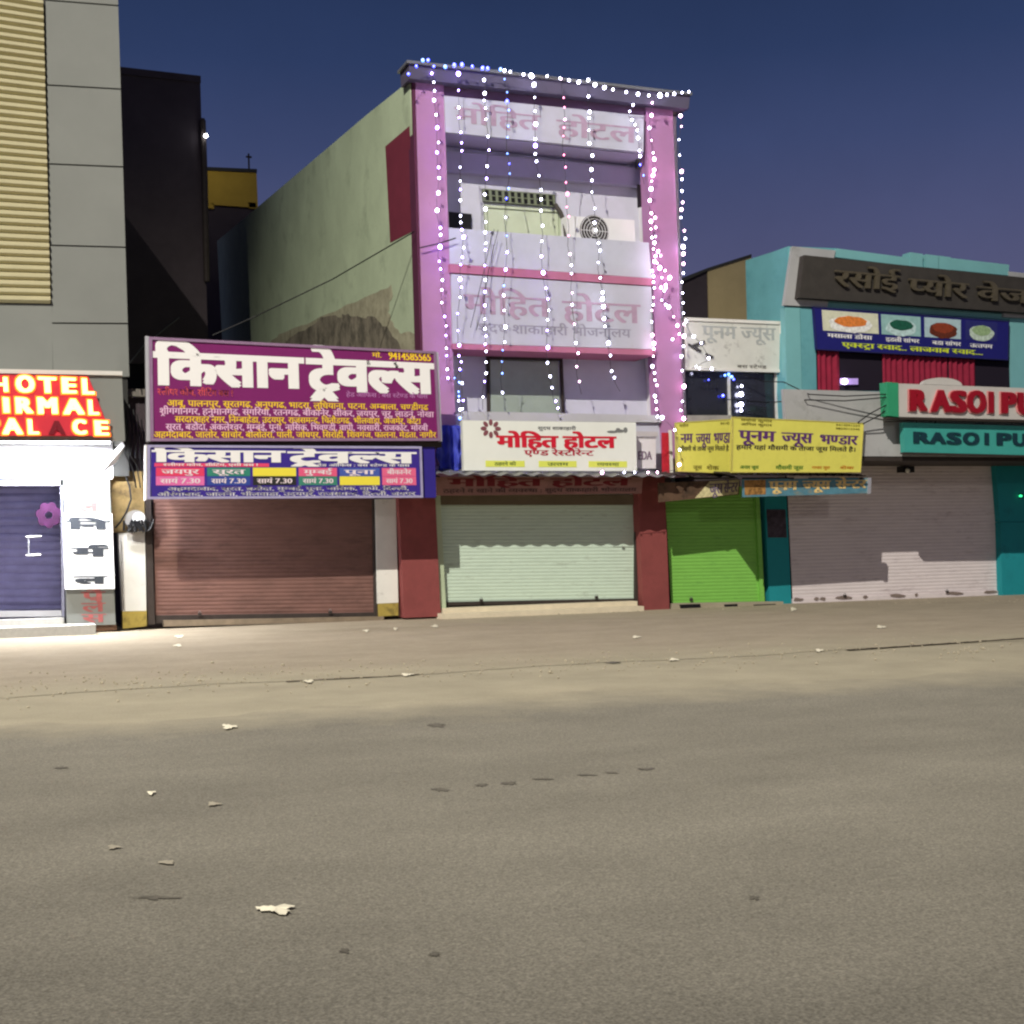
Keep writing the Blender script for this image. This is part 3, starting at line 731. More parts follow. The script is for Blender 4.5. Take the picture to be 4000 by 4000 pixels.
# ------------------------------------------------------------------ pink hotel
def pink_hotel():
    Y = 0.0
    b = thing('hotel_building', 'narrow three storey pink hotel hung with fairy lights', 'building', base(Y, 2150))
    # green side wall: leaning plane through the front edge
    top, bot = at(1606, 312, Y), at(1716, 2412, Y)
    nrm = (top - bot).cross(Vector((0, 1, 0))).normalized()
    W = lambda x, y, off=0: onplane(x, y, bot - nrm * off * (1 if nrm.x > 0 else -1), nrm)
    inward = nrm if nrm.x > 0 else -nrm
    sw_pts = [W(1600, 315), W(1440, 442), W(1010, 806), W(848, 942)]
    far_t = sw_pts[-1]
    low = far_t.copy(); low.z = 0; low = low + (bot - top) * ((far_t.z) / (top.z - bot.z)) * 0
    # bottom corners on the same plane
    def drop(p): return p - (top - bot) * (p.z / (top.z - bot.z)) if abs(top.z - bot.z) > 0 else p
    sw = part('side_wall', b, green_wall, sw_pts + [drop(sw_pts[-1]), drop(sw_pts[0])], inward * .2, label='faded green side wall with a bare patch')
    part('wall_panel', sw, mat('dark_red_paint', lin(118, 44, 62), .85, .1, 2), [W(1599, 492, .006), W(1505, 572, .006), W(1524, 948, .006), W(1618, 900, .006)], inward * .003, label='dark red painted rectangle')
    pts = [(1528, 1112), (1450, 1150), (1330, 1205), (1230, 1250), (1130, 1290), (1060, 1330), (1040, 1420), (1640, 1420), (1640, 1330), (1600, 1295), (1560, 1300), (1536, 1260), (1515, 1220), (1530, 1170)]
    jp = []
    for (x, y), (x2, y2) in zip(pts, pts[1:] + pts[:1]):
        jp.append(W(x, y, .005))
        for k in (1, 2, 3):
            jp.append(W(x + (x2 - x) * k / 4 + random.uniform(-7, 7), y + (y2 - y) * k / 4 + random.uniform(-7, 7), .005))
    part('bare_patch', sw, mat('washed_plaster', lin(172, 168, 142), .95, .16, 2.5, dirt=lin(136, 130, 108), dscale=3, dlo=.45, dhi=.7), jp, inward * .003)
    jp = []
    pts = [(1560, 1345), (1520, 1290), (1470, 1245), (1410, 1240), (1360, 1225), (1320, 1240), (1270, 1238), (1210, 1275), (1130, 1320), (1060, 1420), (1600, 1420)]
    for (x, y), (x2, y2) in zip(pts, pts[1:] + pts[:1]):
        jp.append(W(x, y, .011))
        for k in (1, 2, 3):
            jp.append(W(x + (x2 - x) * k / 4 + random.uniform(-9, 9), y + (y2 - y) * k / 4 + random.uniform(-9, 9), .011))
    part('bare_patch', sw, bare, jp, inward * .003)
    # main volume behind the balconies
    part('wall', b, lav, q(.95, 1690, 330, 2570, 430, 2660, 2380, 1760, 2400), (0, 14, 0))
    part('roof', b, roofm, q(.1, 1640, 318, 2640, 432, 2642, 445, 1642, 332), (0, 15.5, 0))
    # pilasters
    part('pilaster', b, pink, q(Y, 1622, 312, 1733, 326, 1768, 1370, 1790, 1862, 1690, 1862, 1652, 1370), (0, .4, 0), bevel=.01, label='violet pink pilaster on the left')
    part('pilaster', b, pink, q(Y, 2522, 412, 2627, 424, 2658, 1230, 2678, 1862, 2588, 1862, 2562, 1380), (0, .4, 0), bevel=.01, label='pink pilaster on the right')
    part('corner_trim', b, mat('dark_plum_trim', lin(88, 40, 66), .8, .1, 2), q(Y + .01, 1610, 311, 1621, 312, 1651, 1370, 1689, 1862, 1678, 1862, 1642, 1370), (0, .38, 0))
    # joints scored in the pilasters
    for px in ((1690, 1793), (2588, 2676)): pass
    ck = mat('white_cheek', lin(224, 222, 224), .8, .05, 2)
    part('cheek_wall', b, ck, q(.405, 1630, 330, 1734, 342, 1790, 1862, 1690, 1862), (0, .54, 0))
    part('cheek_wall', b, ck, q(.405, 2520, 420, 2640, 430, 2690, 1862, 2582, 1862), (0, .54, 0))
    # roof band
    part('cornice', b, mat('grey_mauve_cornice', lin(88, 82, 102), .8, .1, 2), q(-.2, 1596, 246, 2696, 372, 2690, 425, 1600, 306), (0, .6, 0))
    part('cornice_cap', b, steel, q(-.26, 1590, 234, 2704, 361, 2704, 371, 1590, 245), (0, .7, 0))
    part('fascia', b, mat('dark_mauve_band', lin(112, 84, 112), .85, .1, 2), q(.05, 1733, 326, 2522, 412, 2518, 452, 1735, 374), (0, .2, 0))
    # slabs and parapets
    sl = mat('lavender_soffit', lin(176, 170, 196), .85, .06, 2)
    part('slab', b, sl, q(.08, 1738, 500, 2514, 580, 2515, 606, 1740, 522), (0, .86, 0))
    part('beam', b, sl, q(.74, 1740, 590, 2520, 660, 2522, 728, 1744, 668), (0, .2, 0))
    part('slab', b, pinkband, q(-.08, 1756, 1031, 2548, 1088, 2548, 1116, 1758, 1064), (0, 1.02, 0))
    part('slab', b, pinkband, q(-.08, 1766, 1342, 2562, 1366, 2562, 1388, 1768, 1363), (0, 1.02, 0))
    part('slab', b, sl, q(.06, 1780, 1618, 2588, 1640, 2590, 1672, 1782, 1664), (0, .88, 0))
    part('slab', b, sl, q(.05, 1790, 1840, 2588, 1840, 2590, 1865, 1790, 1865), (0, .89, 0))
    part('parapet', b, mat('pale_parapet_paint', lin(188, 190, 200), .7, .06, 2, dirt=lin(160, 160, 165), dscale=2.5, dlo=.6, dhi=.85), q(.0, 1753, 890, 2534, 948, 2546, 1087, 1757, 1030), (0, .12, 0))
    part('parapet', b, mat('grey_ledge', lin(186, 184, 186), .8, .05, 2), q(-.06, 1800, 1606, 2582, 1622, 2584, 1650, 1800, 1642), (0, .14, 0))
    part('lower_front', b, lav, q(.02, 1790, 1650, 2588, 1652, 2592, 1838, 1790, 1838), (0, .12, 0))
    # upper door with ventilator
    dr = mat('pale_green_door', lin(196, 206, 178), .6, .06, 3)
    d = part('door', b, dr, q(0.87, 1905, 812, 2180, 834, 2186, 1100, 1912, 1090), (0, .08, 0))
    link('door_frame', frame_bm(q(0.87, 1890, 800, 2192, 822, 2198, 1100, 1898, 1090), .06, .03), dr, d)
    v = part('ventilator', b, black, q(.89, 1884, 736, 2168, 760, 2172, 808, 1888, 786), (0, .06, 0))
    bm = NB(); vq = q(0.87, 1884, 736, 2168, 760, 2172, 808, 1888, 786)
    for k in range(12): prism(bm, sub(vq, k / 11 * .96, 0, k / 11 * .96 + .035, 1), (0, .02, 0))
    for vv in (0, .46, .92): prism(bm, fwd(sub(vq, 0, vv, 1, vv + .08), .003), (0, .02, 0))
    link('grille', bm, mat('dull_green_grille', lin(120, 128, 104), .6, 0), v)
    part('side_opening', b, black, q(.88, 1748, 826, 1842, 836, 1842, 900, 1748, 892), (0, .06, 0))
    part('side_opening', b, black, q(.40, 2488, 720, 2540, 724, 2544, 800, 2490, 812), (0, .004, 0))
    # lower balcony door
    d = part('door', b, mat('grey_green_door', lin(150, 162, 150), .6, .08, 3), q(0.87, 1915, 1405, 2180, 1412, 2190, 1660, 1918, 1655), (0, .08, 0))
    link('door_frame', frame_bm(q(0.87, 1900, 1392, 2196, 1400, 2206, 1660, 1904, 1655), .06, .03), dark_metal, d)
    # ground floor
    part('lower_wall', b, darkbody, q(.5, 1690, 1845, 2620, 1845, 2630, 2392, 1720, 2410), (0, .44, 0))
    mint = mat('mint_shutter_paint', lin(196, 214, 196), .6, .07, 2, dirt=lin(150, 160, 145), dscale=2, dlo=.55, dhi=.8, stretch=(1, 1, 4))
    bm = NB(); slats(bm, q(.3, 1714, 1930, 2484, 1930, 2482, 2352, 1738, 2364), 32, .007); link('shutter', bm, mint, b)
    part('shutter_base', b, dark_metal, q(.26, 1738, 2352, 2482, 2338, 2482, 2350, 1738, 2366), (0, .06, 0))
    part('shutter_box', b, mat('brown_shutter_box', lin(110, 98, 80), .8, .1, 3), q(.24, 1716, 1932, 2486, 1932, 2484, 1972, 1718, 1972), (0, .2, 0))
    for xs in ((1704, 1716, 1738, 1724), (2484, 2494, 2492, 2482)):
        part('guide_rail', b, dark_metal, q(.2, xs[0], 1932, xs[1], 1932, xs[2], 2362, xs[3], 2366), (0, .14, 0))
    part('pillar', b, maroon, q(-.02, 1556, 1930, 1700, 1930, 1722, 2408, 1580, 2414), (0, .5, 0), bevel=.012, label='maroon pillar left of the mint shutter')
    part('pillar', b, maroon, q(-.02, 2492, 1860, 2596, 1860, 2616, 2392, 2514, 2400), (0, .5, 0), bevel=.012, label='maroon pillar right of the mint shutter')
    crm = mat('cream_stone_step', lin(214, 202, 176), .7, .08, 4)
    zt = at(2100, 2384, -.35).z
    bm = NB(); box(bm, at(1728, 2400, -.35).x, at(2516, 2400, -.35).x, -.35, -.03, 0, zt); box(bm, at(1728, 2400, -.02).x, at(2490, 2400, -.02).x, -.028, .28, 0, zt + .1)
    link('step', bm, crm, b)
    # ----- signs on the hotel
    faded = mat('sun_faded_letters', lin(172, 146, 164), .7, .15, 6)
    fadg = mat('sun_faded_grey_letters', lin(150, 146, 160), .7, .1, 6)
    flex = mat('white_flex_board', lin(186, 186, 196), .55, .05, 2, dirt=lin(170, 165, 160), dscale=2.5, dlo=.6, dhi=.85)
    s = thing('hotel_sign', 'faded white board with pink lettering at the top of the pink hotel', 'sign', at(2120, 590, -.05))
    quad = q(-.05, 1736, 374, 2516, 452, 2513, 594, 1741, 516)
    part('panel', s, flex, quad, (0, .08, 0))
    write(s, faded, quad, ('मोहित', .05, .30, .46, .72, {'bold': .03}), ('होटल', .55, .22, .96, .66, {'bold': .03}))
    s = thing('hotel_sign', 'large faded white board with two lines of lettering between the balconies', 'sign', at(2150, 1350, -.05))
    quad = q(-.05, 1762, 1070, 2544, 1119, 2554, 1364, 1768, 1341)
    part('panel', s, flex, quad, (0, .08, 0))
    write(s, faded, quad, ('मोहित', .06, .44, .47, .72, {'bold': .03}), ('होटल', .54, .40, .93, .70, {'bold': .03}))
    write(s, fadg, quad, ('शुद्ध शाकाहारी भोजनालय', .12, .17, .88, .30, {'bold': .02}), name='second_line')
    # white box sign over the awning
    Ys = -.95
    s = thing('hotel_sign', 'bright white sign with red lettering and yellow boxes above the awning', 'sign', at(2150, 1842, Ys))
    quad = q(Ys, 1806, 1642, 2484, 1650, 2488, 1840, 1812, 1838)
    part('panel', s, mat('clean_white_flex', lin(232, 234, 226), .5, .03, 2), quad, (0, .12, 0), bevel=.01)
    write(s, txt_red, quad, ('मोहित होटल', .19, .475, .87, .70, {'bold': .05, 'bold_y': .02}), name='title')
    write(s, mat('crimson_ink', lin(176, 30, 60), .6, 0), quad, ('एण्ड रेस्टोरेन्ट', .34, .31, .74, .415, {'bold': .035}), name='subtitle')
    write(s, mat('grey_ink', lin(96, 96, 100), .6, 0), quad, ('शुद्ध शाकाहारी', .42, .83, .64, .89, {'bold': .02}), name='top_line')
    yb = mat('yellow_green_box_ink', lin(222, 228, 100), .6, 0)
    for u0_, u1_, tx in ((.12, .34, 'ठहरने की'), (.42, .64, 'उत्तम'), (.71, .94, 'व्यवस्था')):
        bx = part('text_box', s, yb, fwd(sub(quad, u0_, .075, u1_, .20), .006), (0, .003, 0))
        write(bx, mat('olive_ink', lin(90, 110, 60), .6, 0), quad, (tx, u0_ + .05, .105, u1_ - .05, .165, {'bold': .02, 'eps': .010}))
    bm = NB(); c0 = bil(quad, .155, .84)
    for k in range(8):
        an = 2 * math.pi * k / 8
        c2 = c0 + Vector((math.cos(an) * .16, -.006 - .0005 * k, math.sin(an) * .13))
        sheet(bm, [c2 + Vector((math.cos(an) * .07 * math.cos(a) - math.sin(an) * .045 * math.sin(a), 0, math.sin(an) * .07 * math.cos(a) + math.cos(an) * .045 * math.sin(a))) for a in [2 * math.pi * j / 10 for j in range(10)]])
    link('emblem', bm, mat('brown_emblem_ink', lin(130, 76, 84), .6, .2, 20), s)
    bm = NB()
    for k, (du, dv, rx, rz) in enumerate(((.855, .80, .13, .028), (.90, .82, .12, .035), (.935, .84, .05, .06), (.89, .86, .05, .02))):
        c2 = bil(quad, du, dv) - Vector((0, .006 + .0006 * k, 0))
        sheet(bm, [c2 + Vector((math.cos(a) * rx, 0, math.sin(a) * rz)) for a in [2 * math.pi * j / 14 for j in range(14)]])
    link('dish_picture', bm, mat('grey_picture_ink', lin(120, 122, 120), .6, .2, 20), s)
    # old board under the awning
    s = thing('hotel_sign', 'old dim brown board with dark red letters under the awning', 'sign', at(2100, 1930, -.7))
    quad = q(-.7, 1704, 1862, 2512, 1862, 2506, 1928, 1706, 1936)
    part('panel', s, mat('old_brown_board', lin(150, 110, 100), .8, .15, 4), quad, (0, .06, 0))
    write(s, mat('dark_red_letters', lin(110, 26, 30), .7, 0), quad, ('मोहित होटल', .06, .48, .93, .90, {'bold': .05}))
    write(s, mat('dark_grey_letters', lin(80, 58, 54), .7, 0), quad, ('ठहरने व खाने की व्यवस्था : शुद्ध शाकाहारी भोजनालय', .03, .14, .97, .34, {'bold': .025}), name='second_line')
    # small white board and red strip at the right pilaster
    s = thing('notice_board', 'small white board beside the white hotel sign with half hidden letters', 'sign', at(2520, 1830, -.5))
    quad = q(-.5, 2440, 1706, 2562, 1708, 2562, 1830, 2440, 1830)
    part('panel', s, mat('notice_white', lin(222, 218, 222), .6, .05, 3), quad, (0, .06, 0))
    write(s, mat('mauve_grey_ink', lin(120, 100, 120), .6, 0), quad, ('EDA', .42, .28, .86, .55, {'bold': .05}))
    part('board_cap', s, mat('grey_cap', lin(190, 184, 186), .7, .05, 3), q(-.55, 2440, 1684, 2570, 1686, 2570, 1705, 2440, 1704), (0, .1, 0))
    s = thing('banner', 'narrow red vertical banner strip beside the yellow boards', 'banner', at(2600, 1840, -.6))
    part('strip', s, mat('red_banner', lin(190, 40, 56), .6, .25, 10), q(-.6, 2586, 1690, 2612, 1690, 2616, 1846, 2588, 1846), (0, .03, 0))
    part('post', s, white, q(-.6, 2613, 1680, 2624, 1680, 2630, 1846, 2618, 1846), (0, .04, 0))
    # tarpaulin bundle and blue cloth at the left of the sign
    bm = NB(); qd = q(-.55, 1700, 1660, 1806, 1662, 1808, 1838, 1712, 1838)
    N_ = 14; gv = [[None] * (N_ + 1) for _ in range(N_ + 1)]
    for i in range(N_ + 1):
        for j in range(N_ + 1):
            gv[i][j] = bm.verts.new(bil(qd, i / N_, j / N_) - Vector((0, .10 * math.sin(i * 1.3 + .5 * math.sin(j)) + .06 * math.sin(j * .9 + i), 0)))
    for i in range(N_):
        for j in range(N_): bm.faces.new((gv[i][j], gv[i + 1][j], gv[i + 1][j + 1], gv[i][j + 1]))
    bmesh.ops.solidify(bm, geom=bm.faces, thickness=.02)
    tag(link('tarpaulin', bm, mat('blue_tarpaulin', lin(92, 104, 226), .6, .15, 5), smooth=True), 'crumpled blue tarpaulin between the purple board and white sign', 'tarpaulin')
    # corrugated awning
    aw = thing('awning', 'corrugated metal awning over the mint shutter', 'awning', at(2150, 1850, -1.25))
    def corr(name, pL, pR, yb_, zb, n, material, parent, amp=.025):
        bm = NB(); prev = None; m_ = n * 6
        for k in range(m_ + 1):
            u = k / m_; p = pL * (1 - u) + pR * u; d = amp * math.sin(u * n * 2 * math.pi)
            bk = Vector((p.x, yb_, p.z + zb + d)); fr_ = Vector((p.x, p.y, p.z + d))
            r_ = [bm.verts.new(v) for v in (fr_, bk, bk + Vector((0, 0, .012)), fr_ + Vector((0, 0, .012)))]
            if prev:
                for i in range(4): bm.faces.new((prev[i], r_[i], r_[(i + 1) % 4], prev[(i + 1) % 4]))
            prev = r_
        return link(name, bm, material, parent)
    corr('sheet', at(1705, 1852, -1.2), at(2640, 1862, -1.2), .02, .22, 15, steel, aw)
    bm = NB()
    for x in (1715, 2100, 2500): tube(bm, [at(x, 1862, -1.12), at(x, 1862, -1.12) + Vector((0, 1.1, .12))], .02, 6)
    link('bracket', bm, dark_metal, aw)
    aw2 = thing('awning', 'dark corrugated awning under the yellow boards', 'awning', at(3100, 1870, -1.1))
    corr('sheet', at(2860, 1852, -1.95), at(3384, 1858, -1.95), .30, .2, 17, dark_metal, aw2)
    corr('sheet', at(2576, 1856, -1.1), at(2872, 1862, -1.1), .30, .2, 6, dark_metal, aw2)
    bm = NB()
    for x in (2880, 3100, 3370): tube(bm, [at(x, 1868, -1.85), at(x, 1868, -1.85) + Vector((0, 2.1, .1))], .02, 6)
    link('bracket', bm, dark_metal, aw2)
    # air conditioner on the upper balcony
    ac = thing('air_conditioner', 'white outdoor air conditioner unit on the upper balcony', 'air conditioner', at(2350, 1000, .3))
    acm = mat('white_powder_coat', lin(224, 224, 222), .45, .03, 3)
    part('case', ac, acm, q(.25, 2214, 842, 2478, 860, 2486, 1010, 2218, 1000), (0, .32, 0), bevel=.02)
    bm = NB(); cc = at(2322, 902, .24); disc(bm, cc, .36, .36, .02, 32); link('fan_opening', bm, mat('ac_fan_dark', lin(52, 46, 46), .6, 0), ac)
    bm = NB()
    for rr in (.34, .27, .2, .13):
        tube(bm, [cc + Vector((rr * math.cos(a), -.015, rr * math.sin(a))) for a in [2 * math.pi * k / 28 for k in range(29)]], .008, 5, caps=False)
    for k in range(6): tube(bm, [cc + Vector((0, -.012, 0)), cc + Vector((.35 * math.cos(k * math.pi / 3), -.012, .35 * math.sin(k * math.pi / 3)))], .007, 5)
    link('fan_guard', bm, acm, ac)
    bm = NB(); disc(bm, cc - Vector((0, .03, 0)), .08, .08, .02, 16); link('fan_hub', bm, acm, ac)
    bm = NB(); tube(bm, [at(2170, 800, .84), at(2190, 830, .7), at(2205, 870, .5), at(2212, 930, .3), at(2215, 960, .3)], .05, 8); link('pipe', bm, mat('pipe_wrap', lin(70, 66, 60), .8, .1, 9), ac)
    # wires dangling over the front
    for pts, lb in ((((1930, 895), (1912, 960), (1890, 1060), (1862, 1180), (1838, 1280)), 'thin black wire slanting down over the upper hotel balcony, left of two'),
                    (((1946, 898), (1925, 980), (1902, 1090), (1888, 1200), (1860, 1290)), 'thin black wire slanting down over the upper hotel balcony, right of two')):
        bm = NB(); tube(bm, [at(x, y, -.25) for x, y in pts], .007, 5); tag(link('cable', bm, black), lb, 'cable', 'cables on the street front')
pink_hotel()

# ------------------------------------------------------------------ fairy lights
def fairy_lights():
    S_ = BULB
    bulbm = {k: mat('bulb_' + k, (1, 1, 1), .5, 0, emit=c, es=s) for k, c, s in (
        ('white', (.72, .72, 1.0), S_), ('violet', (.40, .26, 1.0), S_ * 1.4), ('blue', (.012, .035, 1.0), S_ * .4), ('sky', (.05, .22, 1.0), S_ * .24), ('pink', (1.0, .16, .42), S_ * .2), ('rose', (1.0, .55, .85), S_ * .8))}
    meshes = {}
    def bulb(k):
        if k not in meshes:
            bm = NB(); bmesh.ops.create_icosphere(bm, subdivisions=2, radius=1.0)
            for v in bm.verts: v.co.z *= 1.25
            for f in bm.faces: f.smooth = True
            me = bpy.data.meshes.new('bulb'); bm.to_mesh(me); bm.free(); me.materials.append(bulbm[k]); meshes[k] = me
        return meshes[k]
    wire = mat('fairy_wire', lin(70, 70, 78), .6, 0)
    def strand(pts, Y, gap, cols, label, big=.10, r0=.0195):
        P = [at(x, y, Y) + Vector((0, random.uniform(-.03, .03), 0)) for x, y in pts]
        t = thing('fairy_lights', label, 'string lights', P[0], 'fairy light strings on the pink hotel')
        fine = []
        for a, b_ in zip(P, P[1:]):
            n = max(1, int((b_ - a).length / .3))
            for k in range(n):
                f = a.lerp(b_, k / n); fine.append(f + Vector((random.uniform(-.035, .035), random.uniform(-.03, .03), 0)))
        fine.append(P[-1])
        bm = NB(); tube(bm, fine, .006, 4); link('wire', bm, wire, t)
        tot = sum((b_ - a).length for a, b_ in zip(fine, fine[1:])); s = random.uniform(0, gap)
        acc = 0; i = 0
        while s < tot:
            while i < len(fine) - 2 and acc + (fine[i + 1] - fine[i]).length < s:
                acc += (fine[i + 1] - fine[i]).length; i += 1
            L_ = (fine[i + 1] - fine[i]).length; p = fine[i].lerp(fine[i + 1], min(1, (s - acc) / max(L_, 1e-6)))
            c = cols(s / tot) if callable(cols) else cols
            if isinstance(c, (list, tuple)): c = random.choice(c)
            o = bpy.data.objects.new('bulb', bulb(c)); C.objects.link(o); o.parent = t
            rr = r0 * random.uniform(.75, 1.25) * (1.75 if random.random() < big else 1)
            o.location = p - Vector(t.location) - Vector((random.uniform(-.02, .02), .03, 0)); o.scale = (rr, rr, rr); o.rotation_euler = (random.uniform(-.5, .5), random.uniform(-.3, .6), 0)
            s += gap * random.uniform(.55, 1.45)
    g = .26
    strand([(1694, 262), (1690, 395), (1705, 560), (1713, 640), (1704, 780), (1722, 900), (1712, 1000), (1728, 1120), (1726, 1200), (1746, 1330), (1752, 1500)], -.22, g, ['violet', 'violet', 'white'], 'fairy light string down the face of the left pilaster')
    strand([(1790, 258), (1792, 400), (1800, 560), (1792, 660), (1802, 850), (1808, 1010), (1795, 1050), (1800, 1160), (1793, 1240), (1795, 1400), (1805, 1500), (1800, 1620)], -.42, g, ['violet', 'violet', 'white'], 'white fairy light string just inside the left pilaster')
    strand([(1893, 275), (1896, 400), (1898, 520), (1902, 620), (1888, 760), (1890, 900), (1892, 1000), (1897, 1120), (1888, 1290), (1893, 1370), (1892, 1460), (1886, 1600)], -.42, g, ['white', 'white', 'violet'], 'white fairy light string over the left part of the balcony door')
    strand([(1968, 275), (1972, 360), (1984, 430), (1976, 520), (1984, 650), (1980, 760), (1972, 860), (1978, 990), (1970, 1070), (1968, 1200), (1970, 1330), (1956, 1480), (1960, 1540)], -.42, .31, lambda f: ['blue', 'sky', 'sky'] if f < .42 else ['white', 'sky', 'violet'], 'blue fairy light string over the balcony door')
    strand([(2086, 302), (2090, 440), (2092, 560), (2102, 690), (2118, 850), (2112, 980), (2122, 1080), (2138, 1180), (2142, 1240), (2134, 1330), (2150, 1460), (2158, 1560), (2190, 1612)], -.42, g, ['white', 'white', 'white', 'violet'], 'white fairy light string down the middle of the pink hotel')
    strand([(2186, 305), (2200, 400), (2202, 560), (2208, 660), (2210, 740), (2218, 890), (2226, 1030), (2228, 1140), (2240, 1260), (2250, 1380), (2254, 1460), (2270, 1540)], -.42, .30, lambda f: ['pink', 'rose', 'pink'] if f < .5 else ['rose', 'white'], 'pink fairy light string over the balcony beside the air conditioner')
    strand([(2292, 335), (2298, 430), (2298, 540), (2312, 620), (2308, 760), (2322, 800), (2328, 900), (2338, 980), (2334, 1050), (2350, 1130), (2352, 1230), (2375, 1330), (2384, 1440), (2400, 1500), (2420, 1530)], -.42, g, 'white', 'white fairy light string crossing the air conditioner', big=.25)
    strand([(2470, 400), (2452, 450), (2478, 485), (2490, 560), (2500, 610), (2504, 650), (2506, 690), (2516, 720)], -.3, .2, lambda f: ['white', 'white'] if f < .7 else ['sky', 'blue', 'white'], 'short white fairy light string at the right end of the top board', big=.3)
    strand([(2545, 400), (2535, 500), (2542, 540), (2548, 620), (2545, 690), (2530, 780), (2538, 850), (2545, 960), (2555, 1010), (2548, 1060), (2555, 1120), (2550, 1200), (2548, 1290), (2556, 1370), (2548, 1420), (2555, 1500), (2560, 1560), (2568, 1640)], -.2, .21, ['white', 'rose'], 'white fairy light string down the left edge of the right pilaster', big=.25)
    strand([(2560, 830), (2555, 900), (2556, 960), (2580, 1000), (2562, 1040), (2590, 1060), (2570, 1120), (2600, 1140), (2615, 1080), (2585, 1180), (2625, 1210), (2640, 1260), (2655, 1310), (2620, 1330)], -.25, .19, ['white', 'rose', 'rose'], 'tangled rose fairy light string zigzagging across the right pilaster', big=.2)
    strand([(2655, 385), (2658, 470), (2654, 560), (2650, 610), (2664, 690), (2662, 790), (2656, 840), (2668, 920), (2666, 1050), (2668, 1150), (2664, 1220), (2668, 1320), (2662, 1400), (2668, 1500), (2660, 1600), (2670, 1650)], -.12, g, ['white', 'white', 'rose'], 'white fairy light string along the outer right edge of the pink hotel', big=.2)
    strand([(1586, 300), (1600, 280), (1632, 250), (1668, 232), (1690, 262), (1754, 264), (1795, 252), (1850, 262), (1890, 268), (1935, 268), (1965, 272)], -.5, .2, ['sky', 'blue', 'blue', 'blue'], 'blue fairy light string along the left half of the roof edge', r0=.031)
    strand([(1965, 275), (2086, 300), (2125, 300), (2190, 308), (2250, 325), (2285, 312), (2330, 335), (2385, 350), (2450, 365), (2505, 372), (2560, 375), (2620, 372), (2690, 360)], -.5, .24, 'white', 'white fairy light string along the right half of the roof edge', big=.35, r0=.024)
    strand([(1788, 1390), (1796, 1430), (1780, 1480), (1800, 1500), (1788, 1560), (1800, 1620), (1790, 1640)], -.3, .16, ['sky', 'blue', 'violet', 'white'], 'blue fairy light string at the lower left beside the purple board')
    strand([(2672, 1250), (2700, 1305), (2728, 1335), (2754, 1372), (2768, 1405), (2705, 1440), (2798, 1442)], .05, .36, 'white', 'loose white fairy lights drooping across the white shop board', big=.3)
    strand([(2560, 1660), (2580, 1630), (2610, 1660), (2648, 1700), (2640, 1720), (2660, 1790), (2635, 1835), (2590, 1845), (2500, 1846), (2310, 1846)], -1.3, .4, ['white', 'rose'], 'fairy light string trailing down to the awning by the yellow boards', big=.3)
BULB = 21
fairy_lights()

